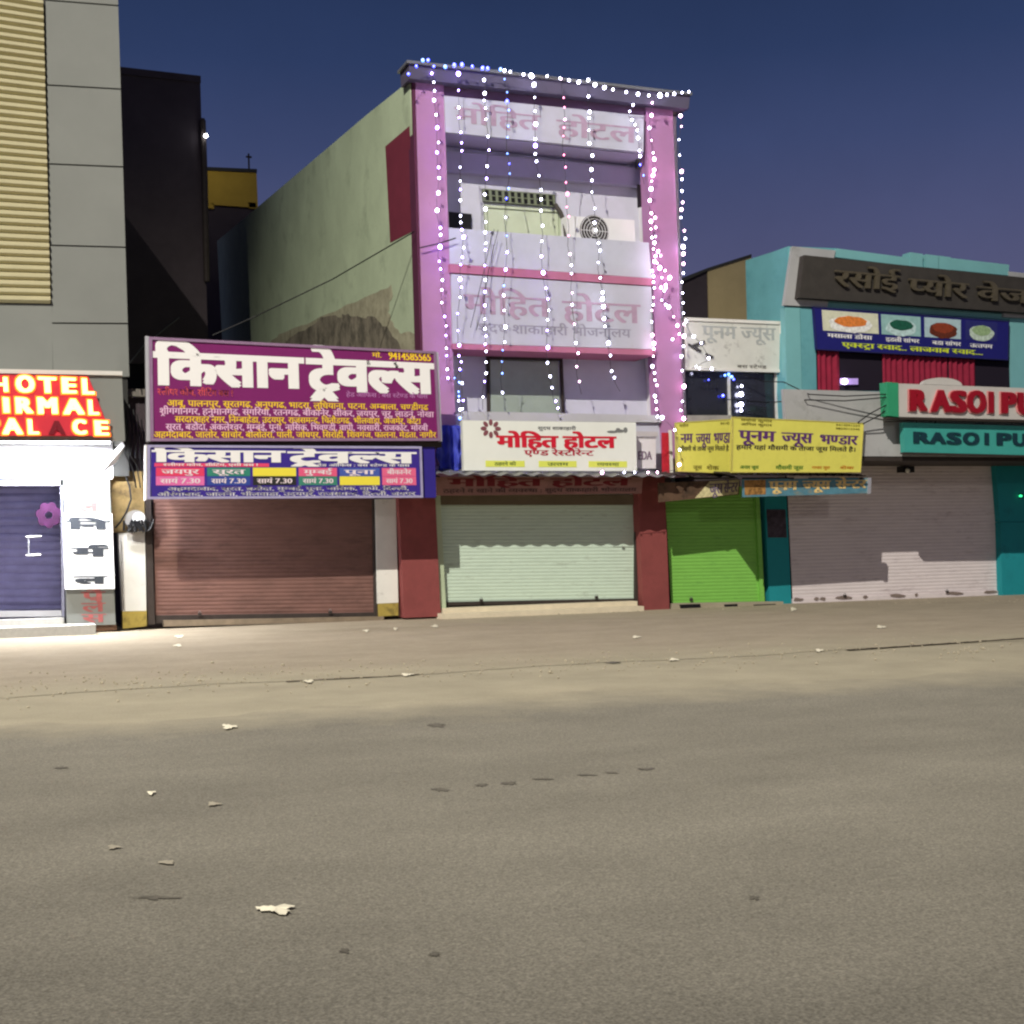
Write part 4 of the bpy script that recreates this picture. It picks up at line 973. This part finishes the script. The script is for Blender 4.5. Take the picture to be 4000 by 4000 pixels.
# ------------------------------------------------------------------ small white and green shop
def juice_shop():
    Y = .32
    b = thing('shop_building', 'narrow shop with white upper board and bright green shutter', 'building', base(Y, 2850))
    xl, xr = at(2680, 1700, Y).x + .03, at(3062, 1700, Y).x
    part('wall', b, darkbody, q(Y + .6, 2688, 1245, 3050, 1262, 3100, 2362, 2630, 2382), (0, 10, 0))
    u = part('upper_board', b, offwh, q(Y, 2672, 1240, 3056, 1256, 3062, 1452, 2676, 1442), (0, .5, 0))
    link('board_frame', frame_bm(q(Y, 2672, 1240, 3056, 1256, 3062, 1456, 2676, 1446), .075, .03), white, u)
    st = mat('grey_soot_stain', lin(176, 180, 178), .8, .2, 5)
    write(u, st, q(Y, 2672, 1240, 3056, 1256, 3062, 1452, 2676, 1442), ('पूनम ज्यूस', .18, .62, .92, .86, {'bold': .03}), name='worn_lettering')
    write(u, mat('worn_dark_ink', lin(120, 116, 110), .7, 0), q(Y, 2672, 1240, 3056, 1256, 3062, 1452, 2676, 1442), ('बस स्टेण्ड', .52, .05, .82, .11, {'bold': .02}), name='small_lettering')
    bm = NB(); fq = q(Y - .01, 2672, 1240, 3056, 1256, 3062, 1452, 2676, 1442)
    for (x0_, y0_, x1_, y1_) in ((2690, 1345, 2738, 1372), (2700, 1352, 2752, 1334), (2757, 1382, 2786, 1396)):
        tube(bm, [at(x0_, y0_, Y - .03), at(x1_, y1_, Y - .03)], .03, 6)
    link('bracket', bm, mat('grey_bracket', lin(90, 88, 88), .6, .1, 8), b)
    gl = mat('dark_window_glass', lin(40, 42, 48), .08, .1, 3, spec=.8)
    wdw = part('window', b, gl, q(Y + .15, 2678, 1450, 3040, 1458, 3044, 1660, 2682, 1660), (0, .1, 0))
    for x0_, x1_ in ((2846, 2852), (3030, 3042), (3052, 3064)):
        part('window_bar', wdw, offwh, q(Y + .08, x0_, 1452, x1_, 1452, x1_ + 5, 1660, x0_ + 5, 1660), (0, .07, 0))
    part('ledge', b, mat('grey_concrete_ledge', lin(160, 156, 150), .9, .15, 4), q(Y - .1, 2684, 1622, 2860, 1622, 2862, 1650, 2684, 1650), (0, .3, 0))
    # reflections in the window glass, made as added glowing bulbs on a wire
    t = thing('fairy_lights', 'added blue and white bulbs standing for reflections in the white shop window', 'string lights', at(2870, 1470, Y + .1), 'bulbs standing for window reflections')
    bm = NB(); tube(bm, [at(2838, 1458, Y + .1), at(2866, 1480, Y + .1), at(2894, 1500, Y + .1), at(2894, 1610, Y + .1)], .005, 4); link('wire', bm, black, t)
    for x, y, r_, mt in ((2832, 1466, .030, 'bulb_sky'), (2846, 1462, .036, 'bulb_sky'), (2858, 1472, .036, 'bulb_sky'), (2866, 1482, .026, 'bulb_blue'), (2824, 1546, .036, 'bulb_blue'), (2768, 1484, .018, 'bulb_blue'), (2897, 1508, .028, 'bulb_white'), (2895, 1540, .055, 'bulb_white'), (2895, 1580, .055, 'bulb_white'), (2895, 1603, .035, 'bulb_white')):
        bm = NB(); bmesh.ops.create_icosphere(bm, subdivisions=2, radius=r_, matrix=Matrix.Translation(at(x, y, Y + .06))); link('bulb', bm, MATS[mt], t, smooth=True)
    # ground floor
    grn = mat('bright_green_shutter', lin(128, 190, 84), .6, .09, 2, dirt=lin(98, 150, 70), dscale=2, dlo=.55, dhi=.8, stretch=(1, 1, 4))
    bm = NB(); slats(bm, q(Y + .05, 2596, 1900, 2964, 1900, 2984, 2352, 2622, 2362), 34, .007); link('shutter', bm, grn, b)
    part('shutter_post', b, grn, q(Y - .02, 2950, 1930, 2966, 1930, 2988, 2356, 2972, 2358), (0, .1, 0))
    tl = mat('teal_paint', lin(30, 140, 148), .7, .08, 2, dirt=lin(24, 100, 108), dscale=2, dlo=.55, dhi=.8)
    part('teal_panel', b, tl, q(Y - .05, 2986, 1920, 3072, 1920, 3092, 2360, 3006, 2364), (0, .3, 0))
    bm = NB(); pc = at(3030, 2040, Y - .07); pq = q(Y - .06, 2994, 1990, 3068, 1990, 3074, 2100, 3000, 2100); prism(bm, pq, (0, .004, 0)); link('poster', bm, mat('dark_poster', lin(64, 56, 66), .7, .5, 9), b)
    part('plinth', b, sand, q(Y - .28, 2626, 2358, 3060, 2350, 3060, 2385, 2622, 2390), (0, .3, 0))
    for x0_, x1_ in ((2655, 2735), (2830, 2880), (2945, 3030)): part('drain_hole', b, black, q(Y - .31, x0_, 2362, x1_, 2359, x1_ + 3, 2373, x0_ + 6, 2377), (0, .1, 0))
    # yellow boards
    Ys = -2.05
    yl = mat('yellow_flex', lin(222, 216, 100), .5, .06, 3, dirt=lin(198, 190, 90), dscale=3, dlo=.55, dhi=.8)
    s = thing('shop_sign', 'larger yellow juice shop board with purple title', 'sign', at(3110, 1846, Ys))
    quad = q(Ys, 2862, 1628, 3374, 1652, 3362, 1846, 2858, 1846)
    part('panel', s, yl, quad, (0, .06, 0)); link('frame', frame_bm(quad, .02, .012), mat('pale_yellow_trim', lin(200, 190, 100), .6, .1, 5), s)
    write(s, txt_purple, quad, ('पूनम', .05, .575, .315, .765, {'bold': .045}), ('ज्यूस', .37, .565, .60, .755, {'bold': .045}), ('भण्डार', .66, .555, .955, .735, {'bold': .045}), name='title')
    write(s, txt_blk, quad, ('हमारे यहां मौसमी के ताजा जूस मिलते है।', .03, .42, .95, .495, {'bold': .03}), name='second_line')
    write(s, mat('olive_dark_ink', lin(110, 100, 36), .6, 0), quad, ('मनोज कुमार', .06, .93, .29, .97, {'bold': .02}), ('अनिल कुमार', .06, .855, .29, .895, {'bold': .02}), ('9414091234', .78, .92, .97, .955, {'bold': .02}), ('9829012345', .78, .85, .97, .885, {'bold': .02}), name='small_text')
    write(s, mat('green_ink', lin(60, 120, 40), .6, 0), quad, ('अनार जूस', .06, .07, .20, .125, {'bold': .03}), ('मौसमी जूस', .33, .06, .54, .125, {'bold': .03}), name='green_text')
    write(s, mat('orange_ink', lin(200, 120, 30), .6, 0), quad, ('गाजर जूस', .61, .07, .75, .12, {'bold': .02}), ('शेक', .83, .07, .94, .12, {'bold': .02}), name='orange_text')
    s = thing('shop_sign', 'smaller yellow juice shop board half hidden at the pink pilaster', 'sign', at(2745, 1846, -1.15))
    quad = q(-1.15, 2640, 1650, 2856, 1636, 2852, 1850, 2644, 1842)
    part('panel', s, yl, quad, (0, .06, 0))
    link('frame', frame_bm(quad, .02, .012), mat('pale_yellow_trim', lin(200, 190, 100)), s)
    write(s, txt_purple, quad, ('नम', .08, .58, .29, .76, {'bold': .045}), ('ज्यूस', .36, .56, .62, .75, {'bold': .045}), ('भण्डा', .68, .56, .98, .75, {'bold': .045}), name='title')
    write(s, txt_blk, quad, ('मौसमी के ताजा जूस मिलते है', .06, .42, .96, .50, {'bold': .03}), name='second_line')
    write(s, MATS['olive_dark_ink'], quad, ('मनोज', .06, .90, .22, .95, {'bold': .02}), ('94140', .80, .90, .97, .95, {'bold': .02}), ('शेक', .55, .06, .78, .13, {'bold': .02}), ('जूस', .30, .06, .46, .13, {'bold': .02}), name='small_text')
    # old boards below
    s = thing('shop_sign', 'dirty brown old board below the smaller yellow board', 'sign', at(2730, 1945, -.85))
    quad = q(-.85, 2572, 1886, 2892, 1872, 2886, 1932, 2576, 1962)
    part('panel', s, mat('dirty_brown_board', lin(96, 74, 58), .9, .2, 4, dirt=lin(60, 48, 38), dscale=3, dlo=.45, dhi=.65), quad, (0, .05, 0))
    part('pale_corner', s, mat('worn_cream_print', lin(206, 196, 150), .8, .35, 14), fwd([bil(quad, .44, .04), bil(quad, .62, .96), bil(quad, .985, .96), bil(quad, .985, .04)], .006), (0, .003, 0))
    write(s, mat('worn_purple_print', lin(110, 96, 120), .8, 0), quad, ('जूस', .62, .2, .78, .8, {'bold': .05, 'eps': .010}), ('सेन्टर', .80, .2, .97, .8, {'bold': .05, 'eps': .010}))
    s = thing('shop_sign', 'faded blue board with peeling orange and cream letters under the larger yellow board', 'sign', at(3150, 1930, -1.75))
    quad = q(-1.75, 2902, 1872, 3402, 1866, 3398, 1926, 2904, 1942)
    part('panel', s, mat('faded_blue_board', lin(84, 132, 150), .8, .25, 6, dirt=lin(150, 140, 110), dscale=4, dlo=.52, dhi=.7), quad, (0, .05, 0))
    part('fruit_picture', s, mat('fruit_print', lin(150, 110, 60), .8, .7, 14), fwd(sub(quad, .01, .12, .17, .95), .006), (0, .003, 0))
    part('end_frame', s, alu, q(-1.78, 3392, 1866, 3404, 1866, 3402, 1928, 3390, 1930), (0, .1, 0))
    write(s, mat('peeling_cream_letters', lin(226, 196, 130), .8, .3, 16), quad, ('पूनम', .20, .34, .41, .86, {'bold': .06}), ('ज्यूस', .46, .34, .67, .86, {'bold': .06}), ('सेन्टर', .72, .34, .96, .86, {'bold': .06}))
juice_shop()

# ------------------------------------------------------------------ teal restaurant
def teal_restaurant():
    Y = .0
    b = thing('restaurant_building', 'teal two storey restaurant at the right edge', 'building', base(Y, 3600))
    teal = mat('teal_plaster', lin(104, 166, 172), .8, .1, 1.5, dirt=lin(78, 138, 148), dscale=1.2, dlo=.52, dhi=.8)
    teal2 = mat('pale_teal_paint', lin(122, 180, 182), .75, .06, 1.5)
    greyp = mat('grey_fascia_paint', lin(172, 172, 172), .75, .08, 1.2, dirt=lin(132, 132, 128), dscale=1.5, dlo=.55, dhi=.8)
    edge_t, edge_b = at(3078, 962, Y + .06), at(3068, 1530, Y + .06)
    part('wall', b, teal, q(Y + .06, 3078, 962, 3270, 970, 4000, 1075, 4700, 1170, 4700, 1800, 3080, 1800, 3066, 1530), (0, .9, 0))
    # side wall going back
    n = (edge_t - edge_b).cross(Vector((0, 1, 0))).normalized()
    W = lambda x, y: onplane(x, y, edge_b, n)
    sp = [W(3078, 964), W(2912, 1016), W(2918, 1260), W(3060, 1258)]
    inn = n if n.x > 0 else -n
    part('side_wall', b, teal, [W(3079, 964), W(2912, 1018), W(2925, 1560), W(3068, 1560)], inn * .2)
    # L shaped grey frames behind the long board
    part('corner_frame', b, greyp, q(Y - .05, 3096, 962, 3264, 978, 3258, 1008, 3142, 996, 3122, 1164, 3236, 1172, 3232, 1200, 3062, 1192), (0, .1, 0))
    part('corner_frame', b, greyp, q(Y - .05, 3940, 1060, 4300, 1100, 4300, 1260, 3920, 1238, 3922, 1210, 3945, 1100), (0, .1, 0))
    part('parapet', b, teal2, q(Y - .02, 3268, 970, 3560, 1008, 3556, 1040, 3262, 1004), (0, .25, 0))
    part('parapet', b, teal2, q(Y - .02, 3700, 1006, 3942, 1034, 3940, 1076, 3696, 1052), (0, .25, 0))
    for x in (3555, 3618, 3665): part('merlon', b, teal2, q(Y - .03, x, 985 + (x - 3555) * .12, x + 50, 992 + (x - 3555) * .12, x + 50, 1046 + (x - 3555) * .1, x, 1040 + (x - 3555) * .1), (0, .3, 0))
    part('lower_band', b, teal2, q(Y + .02, 3236, 1172, 4000, 1232, 4500, 1270, 4500, 1300, 4000, 1252, 3232, 1202), (0, .1, 0))
    part('pier', b, teal2, q(Y, 3066, 1200, 3124, 1202, 3132, 1522, 3074, 1522), (0, .2, 0))
    part('pier', b, teal, q(Y, 3126, 1202, 3184, 1205, 3190, 1522, 3133, 1522), (0, .15, 0))
    part('pier', b, teal2, q(Y, 3942, 1244, 4100, 1256, 4100, 1530, 3950, 1520), (0, .2, 0))
    # window with curtains behind glass
    wd = part('window', b, mat('dark_room', lin(30, 22, 36), .9, 0), q(Y + .045, 3190, 1360, 3945, 1395, 3950, 1530, 3192, 1524), (0, .01, 0))
    cur = mat('crimson_curtain', lin(140, 30, 56), .85, .2, 4)
    def curtain(xa, xb):
        bm = NB()
        prev = None; n_ = int((xb - xa) / 4)
        for k in range(n_ + 1):
            x = xa + (xb - xa) * k / n_; d = .03 * math.sin(k * 1.15) + .012 * math.sin(k * .4)
            a, c = at(x, 1362 + (x - 3190) * .046, Y + .0) - Vector((0, d, 0)), at(x + 3, 1526, Y + .0) - Vector((0, d * 1.2, 0))
            r_ = (bm.verts.new(a), bm.verts.new(c))
            if prev: bm.faces.new((prev[0], r_[0], r_[1], prev[1]))
            prev = r_
        link('curtain', bm, cur, wd, smooth=True)
    for xa, xb in ((3192, 3278), (3446, 3700), (3705, 3812)): curtain(xa, xb)
    t = thing('lamp', 'added violet white bulb standing for a reflection in the curtained window', 'lamp', at(3312, 1490, Y - .02))  # reflected light in the window, made as an added glowing bulb and plate
    bm = NB(); bmesh.ops.create_icosphere(bm, subdivisions=2, radius=.07, matrix=Matrix.Translation(at(3300, 1490, Y - .06))); link('bulb', bm, mat('violet_white_glow', (1, 1, 1), .5, 0, emit=(.85, .75, 1), es=10), t, smooth=True)
    part('reflection_plate', t, mat('violet_reflection_plate', lin(180, 150, 220), .6, .1, 5, emit=(.6, .45, 1), es=.25), q(Y - .015, 3282, 1478, 3352, 1478, 3352, 1502, 3282, 1502), (0, .012, 0))
    # grey slab with hanging signs
    part('fascia', b, greyp, q(Y - 1.85, 3062, 1520, 4000, 1545, 4600, 1560, 4600, 1790, 3374, 1782, 3080, 1786), (0, .12, 0))
    # ground floor
    part('lower_wall', b, mat('dark_lintel', lin(62, 56, 52), .9, .15, 3), q(Y + .4, 3086, 1788, 4600, 1790, 4600, 2312, 3096, 2356), (0, 1, 0))
    part('canopy_soffit', b, dark_metal, q(Y - 1.83, 3080, 1782, 4600, 1788, 4600, 1803, 3080, 1799), (0, 2.1, 0))
    mau = mat('mauve_shutter_paint', lin(220, 210, 210), .6, .06, 2, dirt=lin(178, 164, 166), dscale=1.8, dlo=.55, dhi=.8, stretch=(1, 1, 4))
    bm = NB(); slats(bm, q(Y + .3, 3070, 1800, 3884, 1800, 3908, 2318, 3096, 2352), 40, .007); link('shutter', bm, mau, b)
    part('shutter_base', b, mau, q(Y + .26, 3096, 2340, 3908, 2307, 3908, 2324, 3096, 2360), (0, .06, 0))
    ped = mat('peeling_dark_spots', lin(128, 114, 106), .9, .2, 10)
    bm = NB()
    for x, w_ in ((3120, 30), (3190, 14), (3215, 18), (3300, 40), (3380, 12), (3505, 40), (3580, 10), (3730, 40), (3870, 40)):
        y = 2351 - (x - 3096) * .041
        sheet(bm, [at(x + w_ * math.cos(a) * random.uniform(.5, 1), y - 8 + 8 * math.sin(a) * random.uniform(.5, 1), Y + .236) for a in [2 * math.pi * k / 10 for k in range(10)]])
    link('rust_spots', bm, ped, b)
    tlp = mat('teal_paint', lin(30, 140, 148))
    part('pillar', b, tlp, q(Y + .1, 3908, 2040, 4300, 2040, 4300, 2315, 3916, 2330), (0, .4, 0))
    part('upper_pillar', b, tlp, q(Y + .12, 3888, 1806, 4300, 1806, 4300, 2039, 3906, 2039), (0, .4, 0))
    # long dark board with raised letters
    s = thing('restaurant_sign', 'long dark board with raised dull gold letters on the teal facade', 'sign', at(3600, 1200, -.25))
    quad = q(-.25, 3142, 996, 4010, 1086, 4010, 1220, 3122, 1162)
    part('panel', s, mat('dark_brown_board', lin(62, 58, 54), .7, .15, 4), q(-.25, 3142, 996, 4500, 1135, 4500, 1255, 3122, 1162), (0, .2, 0))
    gold = mat('dull_gold_letter', lin(112, 103, 82), .35, .2, 8, metal=.5)
    write(s, gold, quad, ('रसोई', .13, .32, .40, .70, {'bold': .03, 'eps': .10}), ('प्योर', .45, .26, .71, .66, {'bold': .03, 'eps': .10}), ('वेज', .76, .24, 1.0, .62, {'bold': .03, 'eps': .10}), thick=.05)
    # menu banner
    s = thing('menu_banner', 'dark blue menu banner with four dish pictures above the curtains', 'banner', at(3560, 1400, -.12))
    quad = q(-.12, 3176, 1198, 3942, 1254, 3938, 1408, 3188, 1366)
    part('panel', s, mat('navy_flex', lin(34, 34, 110), .5, .06, 3), quad, (0, .06, 0))
    link('frame', frame_bm(quad, .025, .012), mat('navy_trim', lin(40, 40, 90), .5, 0), s)
    for k, (u0_, u1_, c1, c2, c3) in enumerate(((.04, .315, (216, 216, 190), (222, 130, 60), (236, 236, 230)), (.33, .53, (150, 190, 186), (30, 90, 70), (190, 216, 214)), (.55, .74, (176, 200, 206), (140, 60, 36), (100, 46, 30)), (.765, .935, (44, 46, 110), (150, 176, 130), (190, 206, 190)))):
        pic = part('dish_picture', s, mat('picture_%d_%d_%d' % c1, lin(*c1), .6, .12, 8), fwd(sub(quad, u0_, .46, u1_, .94), .006), (0, .003, 0))
        cc = bil(quad, (u0_ + u1_) / 2, .68)
        wd_ = (bil(quad, u1_, .5) - bil(quad, u0_, .5)).length
        for name, rx, rz, dz, cl, ep in (('plate', .40 * wd_, .20, -.04, c3, .012), ('food', .30 * wd_, .13, .03, c2, .016)):
            bm = NB(); sheet(bm, [cc + Vector((math.cos(a) * rx * random.uniform(.92, 1.05), -ep, dz + math.sin(a) * rz * random.uniform(.9, 1.08))) for a in [2 * math.pi * j / 22 for j in range(22)]])
            link(name, bm, mat('%s_%d_%d_%d' % ((name,) + cl), lin(*cl), .6, .3, 14), pic)
    write(s, txt_white, quad, ('मसाला डोसा', .06, .31, .28, .40, {'bold': .04}), ('इडली सांभर', .35, .30, .52, .39, {'bold': .04}), ('बडा सांभर', .59, .29, .74, .38, {'bold': .04}), ('उत्तपम', .79, .28, .91, .37, {'bold': .04}), name='dish_names')
    write(s, mat('lime_ink', lin(206, 220, 60), .6, 0), quad, ('एक्स्ट्रा स्वाद.. लाजवाब स्वाद...', .13, .10, .86, .21, {'bold': .045}), name='slogan')
    # white box sign with red letters
    Ys = -2.4
    s = thing('restaurant_sign', 'white box sign with raised red letters and green end cap', 'sign', at(3750, 1630, Ys))
    quad = q(Ys, 3510, 1498, 4010, 1516, 4010, 1640, 3512, 1628)
    wb = mat('aged_white_acrylic', lin(196, 192, 186), .55, .05, 3)
    part('panel', s, wb, q(Ys, 3510, 1498, 4500, 1534, 4500, 1652, 3512, 1628), (0, .25, 0))
    part('end_cap', s, mat('green_acrylic', lin(52, 150, 108), .5, .06, 4), q(Ys - .015, 3466, 1492, 3509, 1496, 3511, 1629, 3472, 1624), (0, .28, 0))
    part('bottom_rail', s, dark_metal, q(Ys + .02, 3472, 1629, 4500, 1655, 4500, 1662, 3472, 1636), (0, .2, 0))
    bm = NB(); prism(bm, [at(3605 + 77 * (1 - math.cos(math.pi * k / 12)), 1500 - 28 * math.sin(math.pi * k / 12) + k * .5, Ys + .05) for k in range(13)], (0, .12, 0)); link('crest', bm, wb, s)
    rd = mat('glossy_red_letter', lin(150, 14, 28), .3, .05, 6, spec=.6)
    pale = mat('pink_letter_edge', lin(226, 150, 150), .5, 0)
    def rowl(material, name, specs, thick, ep, bold):
        bm = NB()
        for ch, x0_, x1_, y0_, y1_ in specs:
            letters(bm, q(Ys, x0_, y0_, x1_, y0_ + 3, x1_, y1_ + 1, x0_, y1_), ch, .03, .02, .97, .98, bold=bold, bold_y=.02, thick=thick, eps=ep)
        return link_raw(name, bm, material, s)
    RED = [('R', 3545, 3612, 1522, 1604), ('A', 3636, 3704, 1524, 1608), ('S', 3708, 3768, 1526, 1610), ('O', 3772, 3846, 1526, 1612), ('I', 3856, 3876, 1530, 1612), ('P', 3904, 3960, 1532, 1614), ('U', 3968, 4040, 1534, 1618)]
    rowl(rd, 'lettering', RED, .05, .07, .07)
    rowl(pale, 'letter_backing', [(c, a - 4, b_ + 4, y0_ - 3, y1_ + 4) for c, a, b_, y0_, y1_ in RED], .02, .03, .075)
    # teal sign below
    Yt = -2.2
    s = thing('restaurant_sign', 'teal board with black letters hanging below the white box sign', 'sign', at(3770, 1768, Yt))
    part('panel', s, mat('teal_acrylic', lin(66, 160, 150), .45, .06, 3), q(Yt, 3530, 1650, 4500, 1680, 4500, 1790, 3534, 1766), (0, .15, 0))
    part('bottom_rail', s, dark_metal, q(Yt - .01, 3534, 1767, 4500, 1791, 4500, 1797, 3534, 1772), (0, .16, 0))
    Ys = Yt
    rowl(mat('dark_teal_letter', lin(24, 56, 66), .5, 0), 'lettering', [('R', 3562, 3628, 1686, 1730), ('A', 3632, 3690, 1688, 1732), ('S', 3696, 3752, 1688, 1734), ('O', 3758, 3824, 1688, 1736), ('I', 3842, 3862, 1690, 1736), ('P', 3888, 3946, 1690, 1738), ('U', 3952, 4010, 1692, 1740)], .02, .03, .06)
    bm = NB()
    for x in (3580, 3660, 3830, 3960): tube(bm, [at(x, 1632, -2.25), at(x - 8 + (x % 3) * 9, 1654, -2.15)], .016, 6)
    tube(bm, [at(3455, 1648, -2.2), at(3700, 1636, -2.2)], .012, 6)
    link('hanger', bm, dark_metal, s)
    # small details
    cm = thing('security_camera', 'small dome security camera above the mauve shutter', 'camera', at(3538, 1835, -.1))
    bm = NB(); box(bm, *sorted((at(3518, 1830, -.1).x, at(3562, 1830, -.1).x)), -.2, .05, at(3540, 1846, -.1).z, at(3540, 1822, -.1).z); link('housing', bm, black, cm, bevel=.02)
    bm = NB(); bmesh.ops.create_icosphere(bm, subdivisions=2, radius=.06, matrix=Matrix.Translation(at(3545, 1838, -.22))); link('lens_dome', bm, white, cm, smooth=True)
    t = thing('indicator_lamp', 'tiny green indicator light in the dark doorway at the right edge', 'lamp', at(3987, 1937, .08))
    bm = NB(); bmesh.ops.create_icosphere(bm, subdivisions=2, radius=.03, matrix=Matrix.Translation(at(3987, 1937, .06)) @ Matrix.Diagonal((1.8, 1, 1, 1))); link('led', bm, mat('green_led', (0, 1, .3), .5, 0, emit=(.05, 1, .35), es=2), t, smooth=True)
    bm = NB(); box(bm, at(3980, 1937, .1).x, at(3996, 1937, .1).x, .09, .11, at(3987, 1945, .1).z, at(3987, 1930, .1).z); link('housing', bm, black, t)
teal_restaurant()

# ------------------------------------------------------------------ padlocks of the shutters
def padlocks():
    for x, y, Y, lb in ((780, 2398, .24, 'left padlock on the brown shutter'), (1290, 2390, .24, 'right padlock on the brown shutter'), (1880, 2344, .22, 'left padlock on the mint shutter'), (2330, 2332, .22, 'right padlock on the mint shutter'),
                        (2700, 2340, .33, 'padlock on the green shutter'), (3300, 2326, .22, 'left padlock on the mauve shutter'), (3700, 2310, .22, 'right padlock on the mauve shutter')):
        c = at(x, y, Y)
        t = thing('padlock', 'small dark ' + lb, 'padlock', c, 'padlocks on the shutters')
        bm = NB(); box(bm, c.x - .035, c.x + .035, Y - .02, Y + .015, c.z - .04, c.z + .02); link('lock_body', bm, dark_metal, t, bevel=.006)
        bm = NB(); tube(bm, [c + Vector((.024 * math.cos(a), 0, .02 + .035 * math.sin(a))) for a in [math.pi * k / 8 for k in range(9)]], .006, 6); link('shackle', bm, steel, t)
padlocks()

# ------------------------------------------------------------------ loose cables
def cables():
    defs = [([(3470, 1578, -2.35), (3400, 1615, -2.2), (3350, 1652, -2.06)], 'short black cable from the green end cap to the larger yellow board, upper of two'),
            ([(3475, 1592, -2.35), (3430, 1626, -2.2), (3370, 1656, -2.06)], 'short black cable from the green end cap to the larger yellow board, lower of two'),
            ([(2900, 1462, .2), (2985, 1490, .1), (3060, 1492, -.1), (3160, 1540, -1.95), (3300, 1548, -2.1), (3466, 1540, -2.35)], 'black cable from the dark shop window to the restaurant box sign'),
            ([(2840, 1560, .2), (3000, 1572, .1), (3150, 1562, -1.95), (3300, 1566, -2.1), (3466, 1552, -2.35)], 'sagging grey cable crossing the shop window frame to the restaurant sign'),
            ([(1640, 968, -.12), (1720, 950, -.12), (1780, 930, -.12)], 'thin wire across the left pilaster beside the white parapet'),
            ([(830, 1310, 3), (1000, 1235, 3), (1300, 1090, 2), (1618, 905, 0)], 'dark cable running up along the green side wall'),
            ([(505, 1420, -.3), (560, 1350, 1.5), (700, 1240, 4)], 'dark cable between the grey hotel and the dark building')]
    for k in range(5):
        x0_ = 488 + k * 16
        defs.append(([(x0_, 1560 + 20 * k, .1), (x0_ + 14, 1680 + 12 * k, -.1 - .05 * k), (x0_ + 4 * k, 1770 + 9 * k, -.2), (x0_ + 30, 1830 - 14 * k, -.1), (x0_ + 44, 1905, .12)],
                     'black cable hanging in the tangle between the grey hotel and the blue board'))
    for pts, lb in defs:
        bm = NB(); P = [at(*p) for p in pts]; tube(bm, P, .014, 5); tag(link('cable', bm, black), lb, 'cable', 'cables on the street front')
cables()

# ------------------------------------------------------------------ loose grit along the verge and shop fronts
def grit():
    bm = NB()
    for k in range(900):
        if k % 3 == 0: px, py = random.uniform(0, 4000), 0; base_ = ground(px, 2455 - px * .028, 0); y = base_.y - abs(random.gauss(0, .5))
        else: px = random.uniform(0, 4000); base_ = ground(px, 2690 - px * .042, 0); y = base_.y + random.gauss(0, .9)
        r_ = random.uniform(.006, .02) * (1.6 if random.random() < .06 else 1)
        bmesh.ops.create_icosphere(bm, subdivisions=1, radius=r_, matrix=Matrix.Translation((base_.x + random.uniform(-.3, .3), y, .006 + r_ * .4)) @ Matrix.Rotation(random.uniform(0, 3), 4, 'Z') @ Matrix.Diagonal((1, random.uniform(.6, 1), random.uniform(.5, .8), 1)))
    o = link('grit', bm, mat('pale_grit', lin(176, 166, 144), .95, .35, 30))
    tag(o, 'loose pale grit strewn along the sandy verge', 'grit', kind='stuff')
grit()
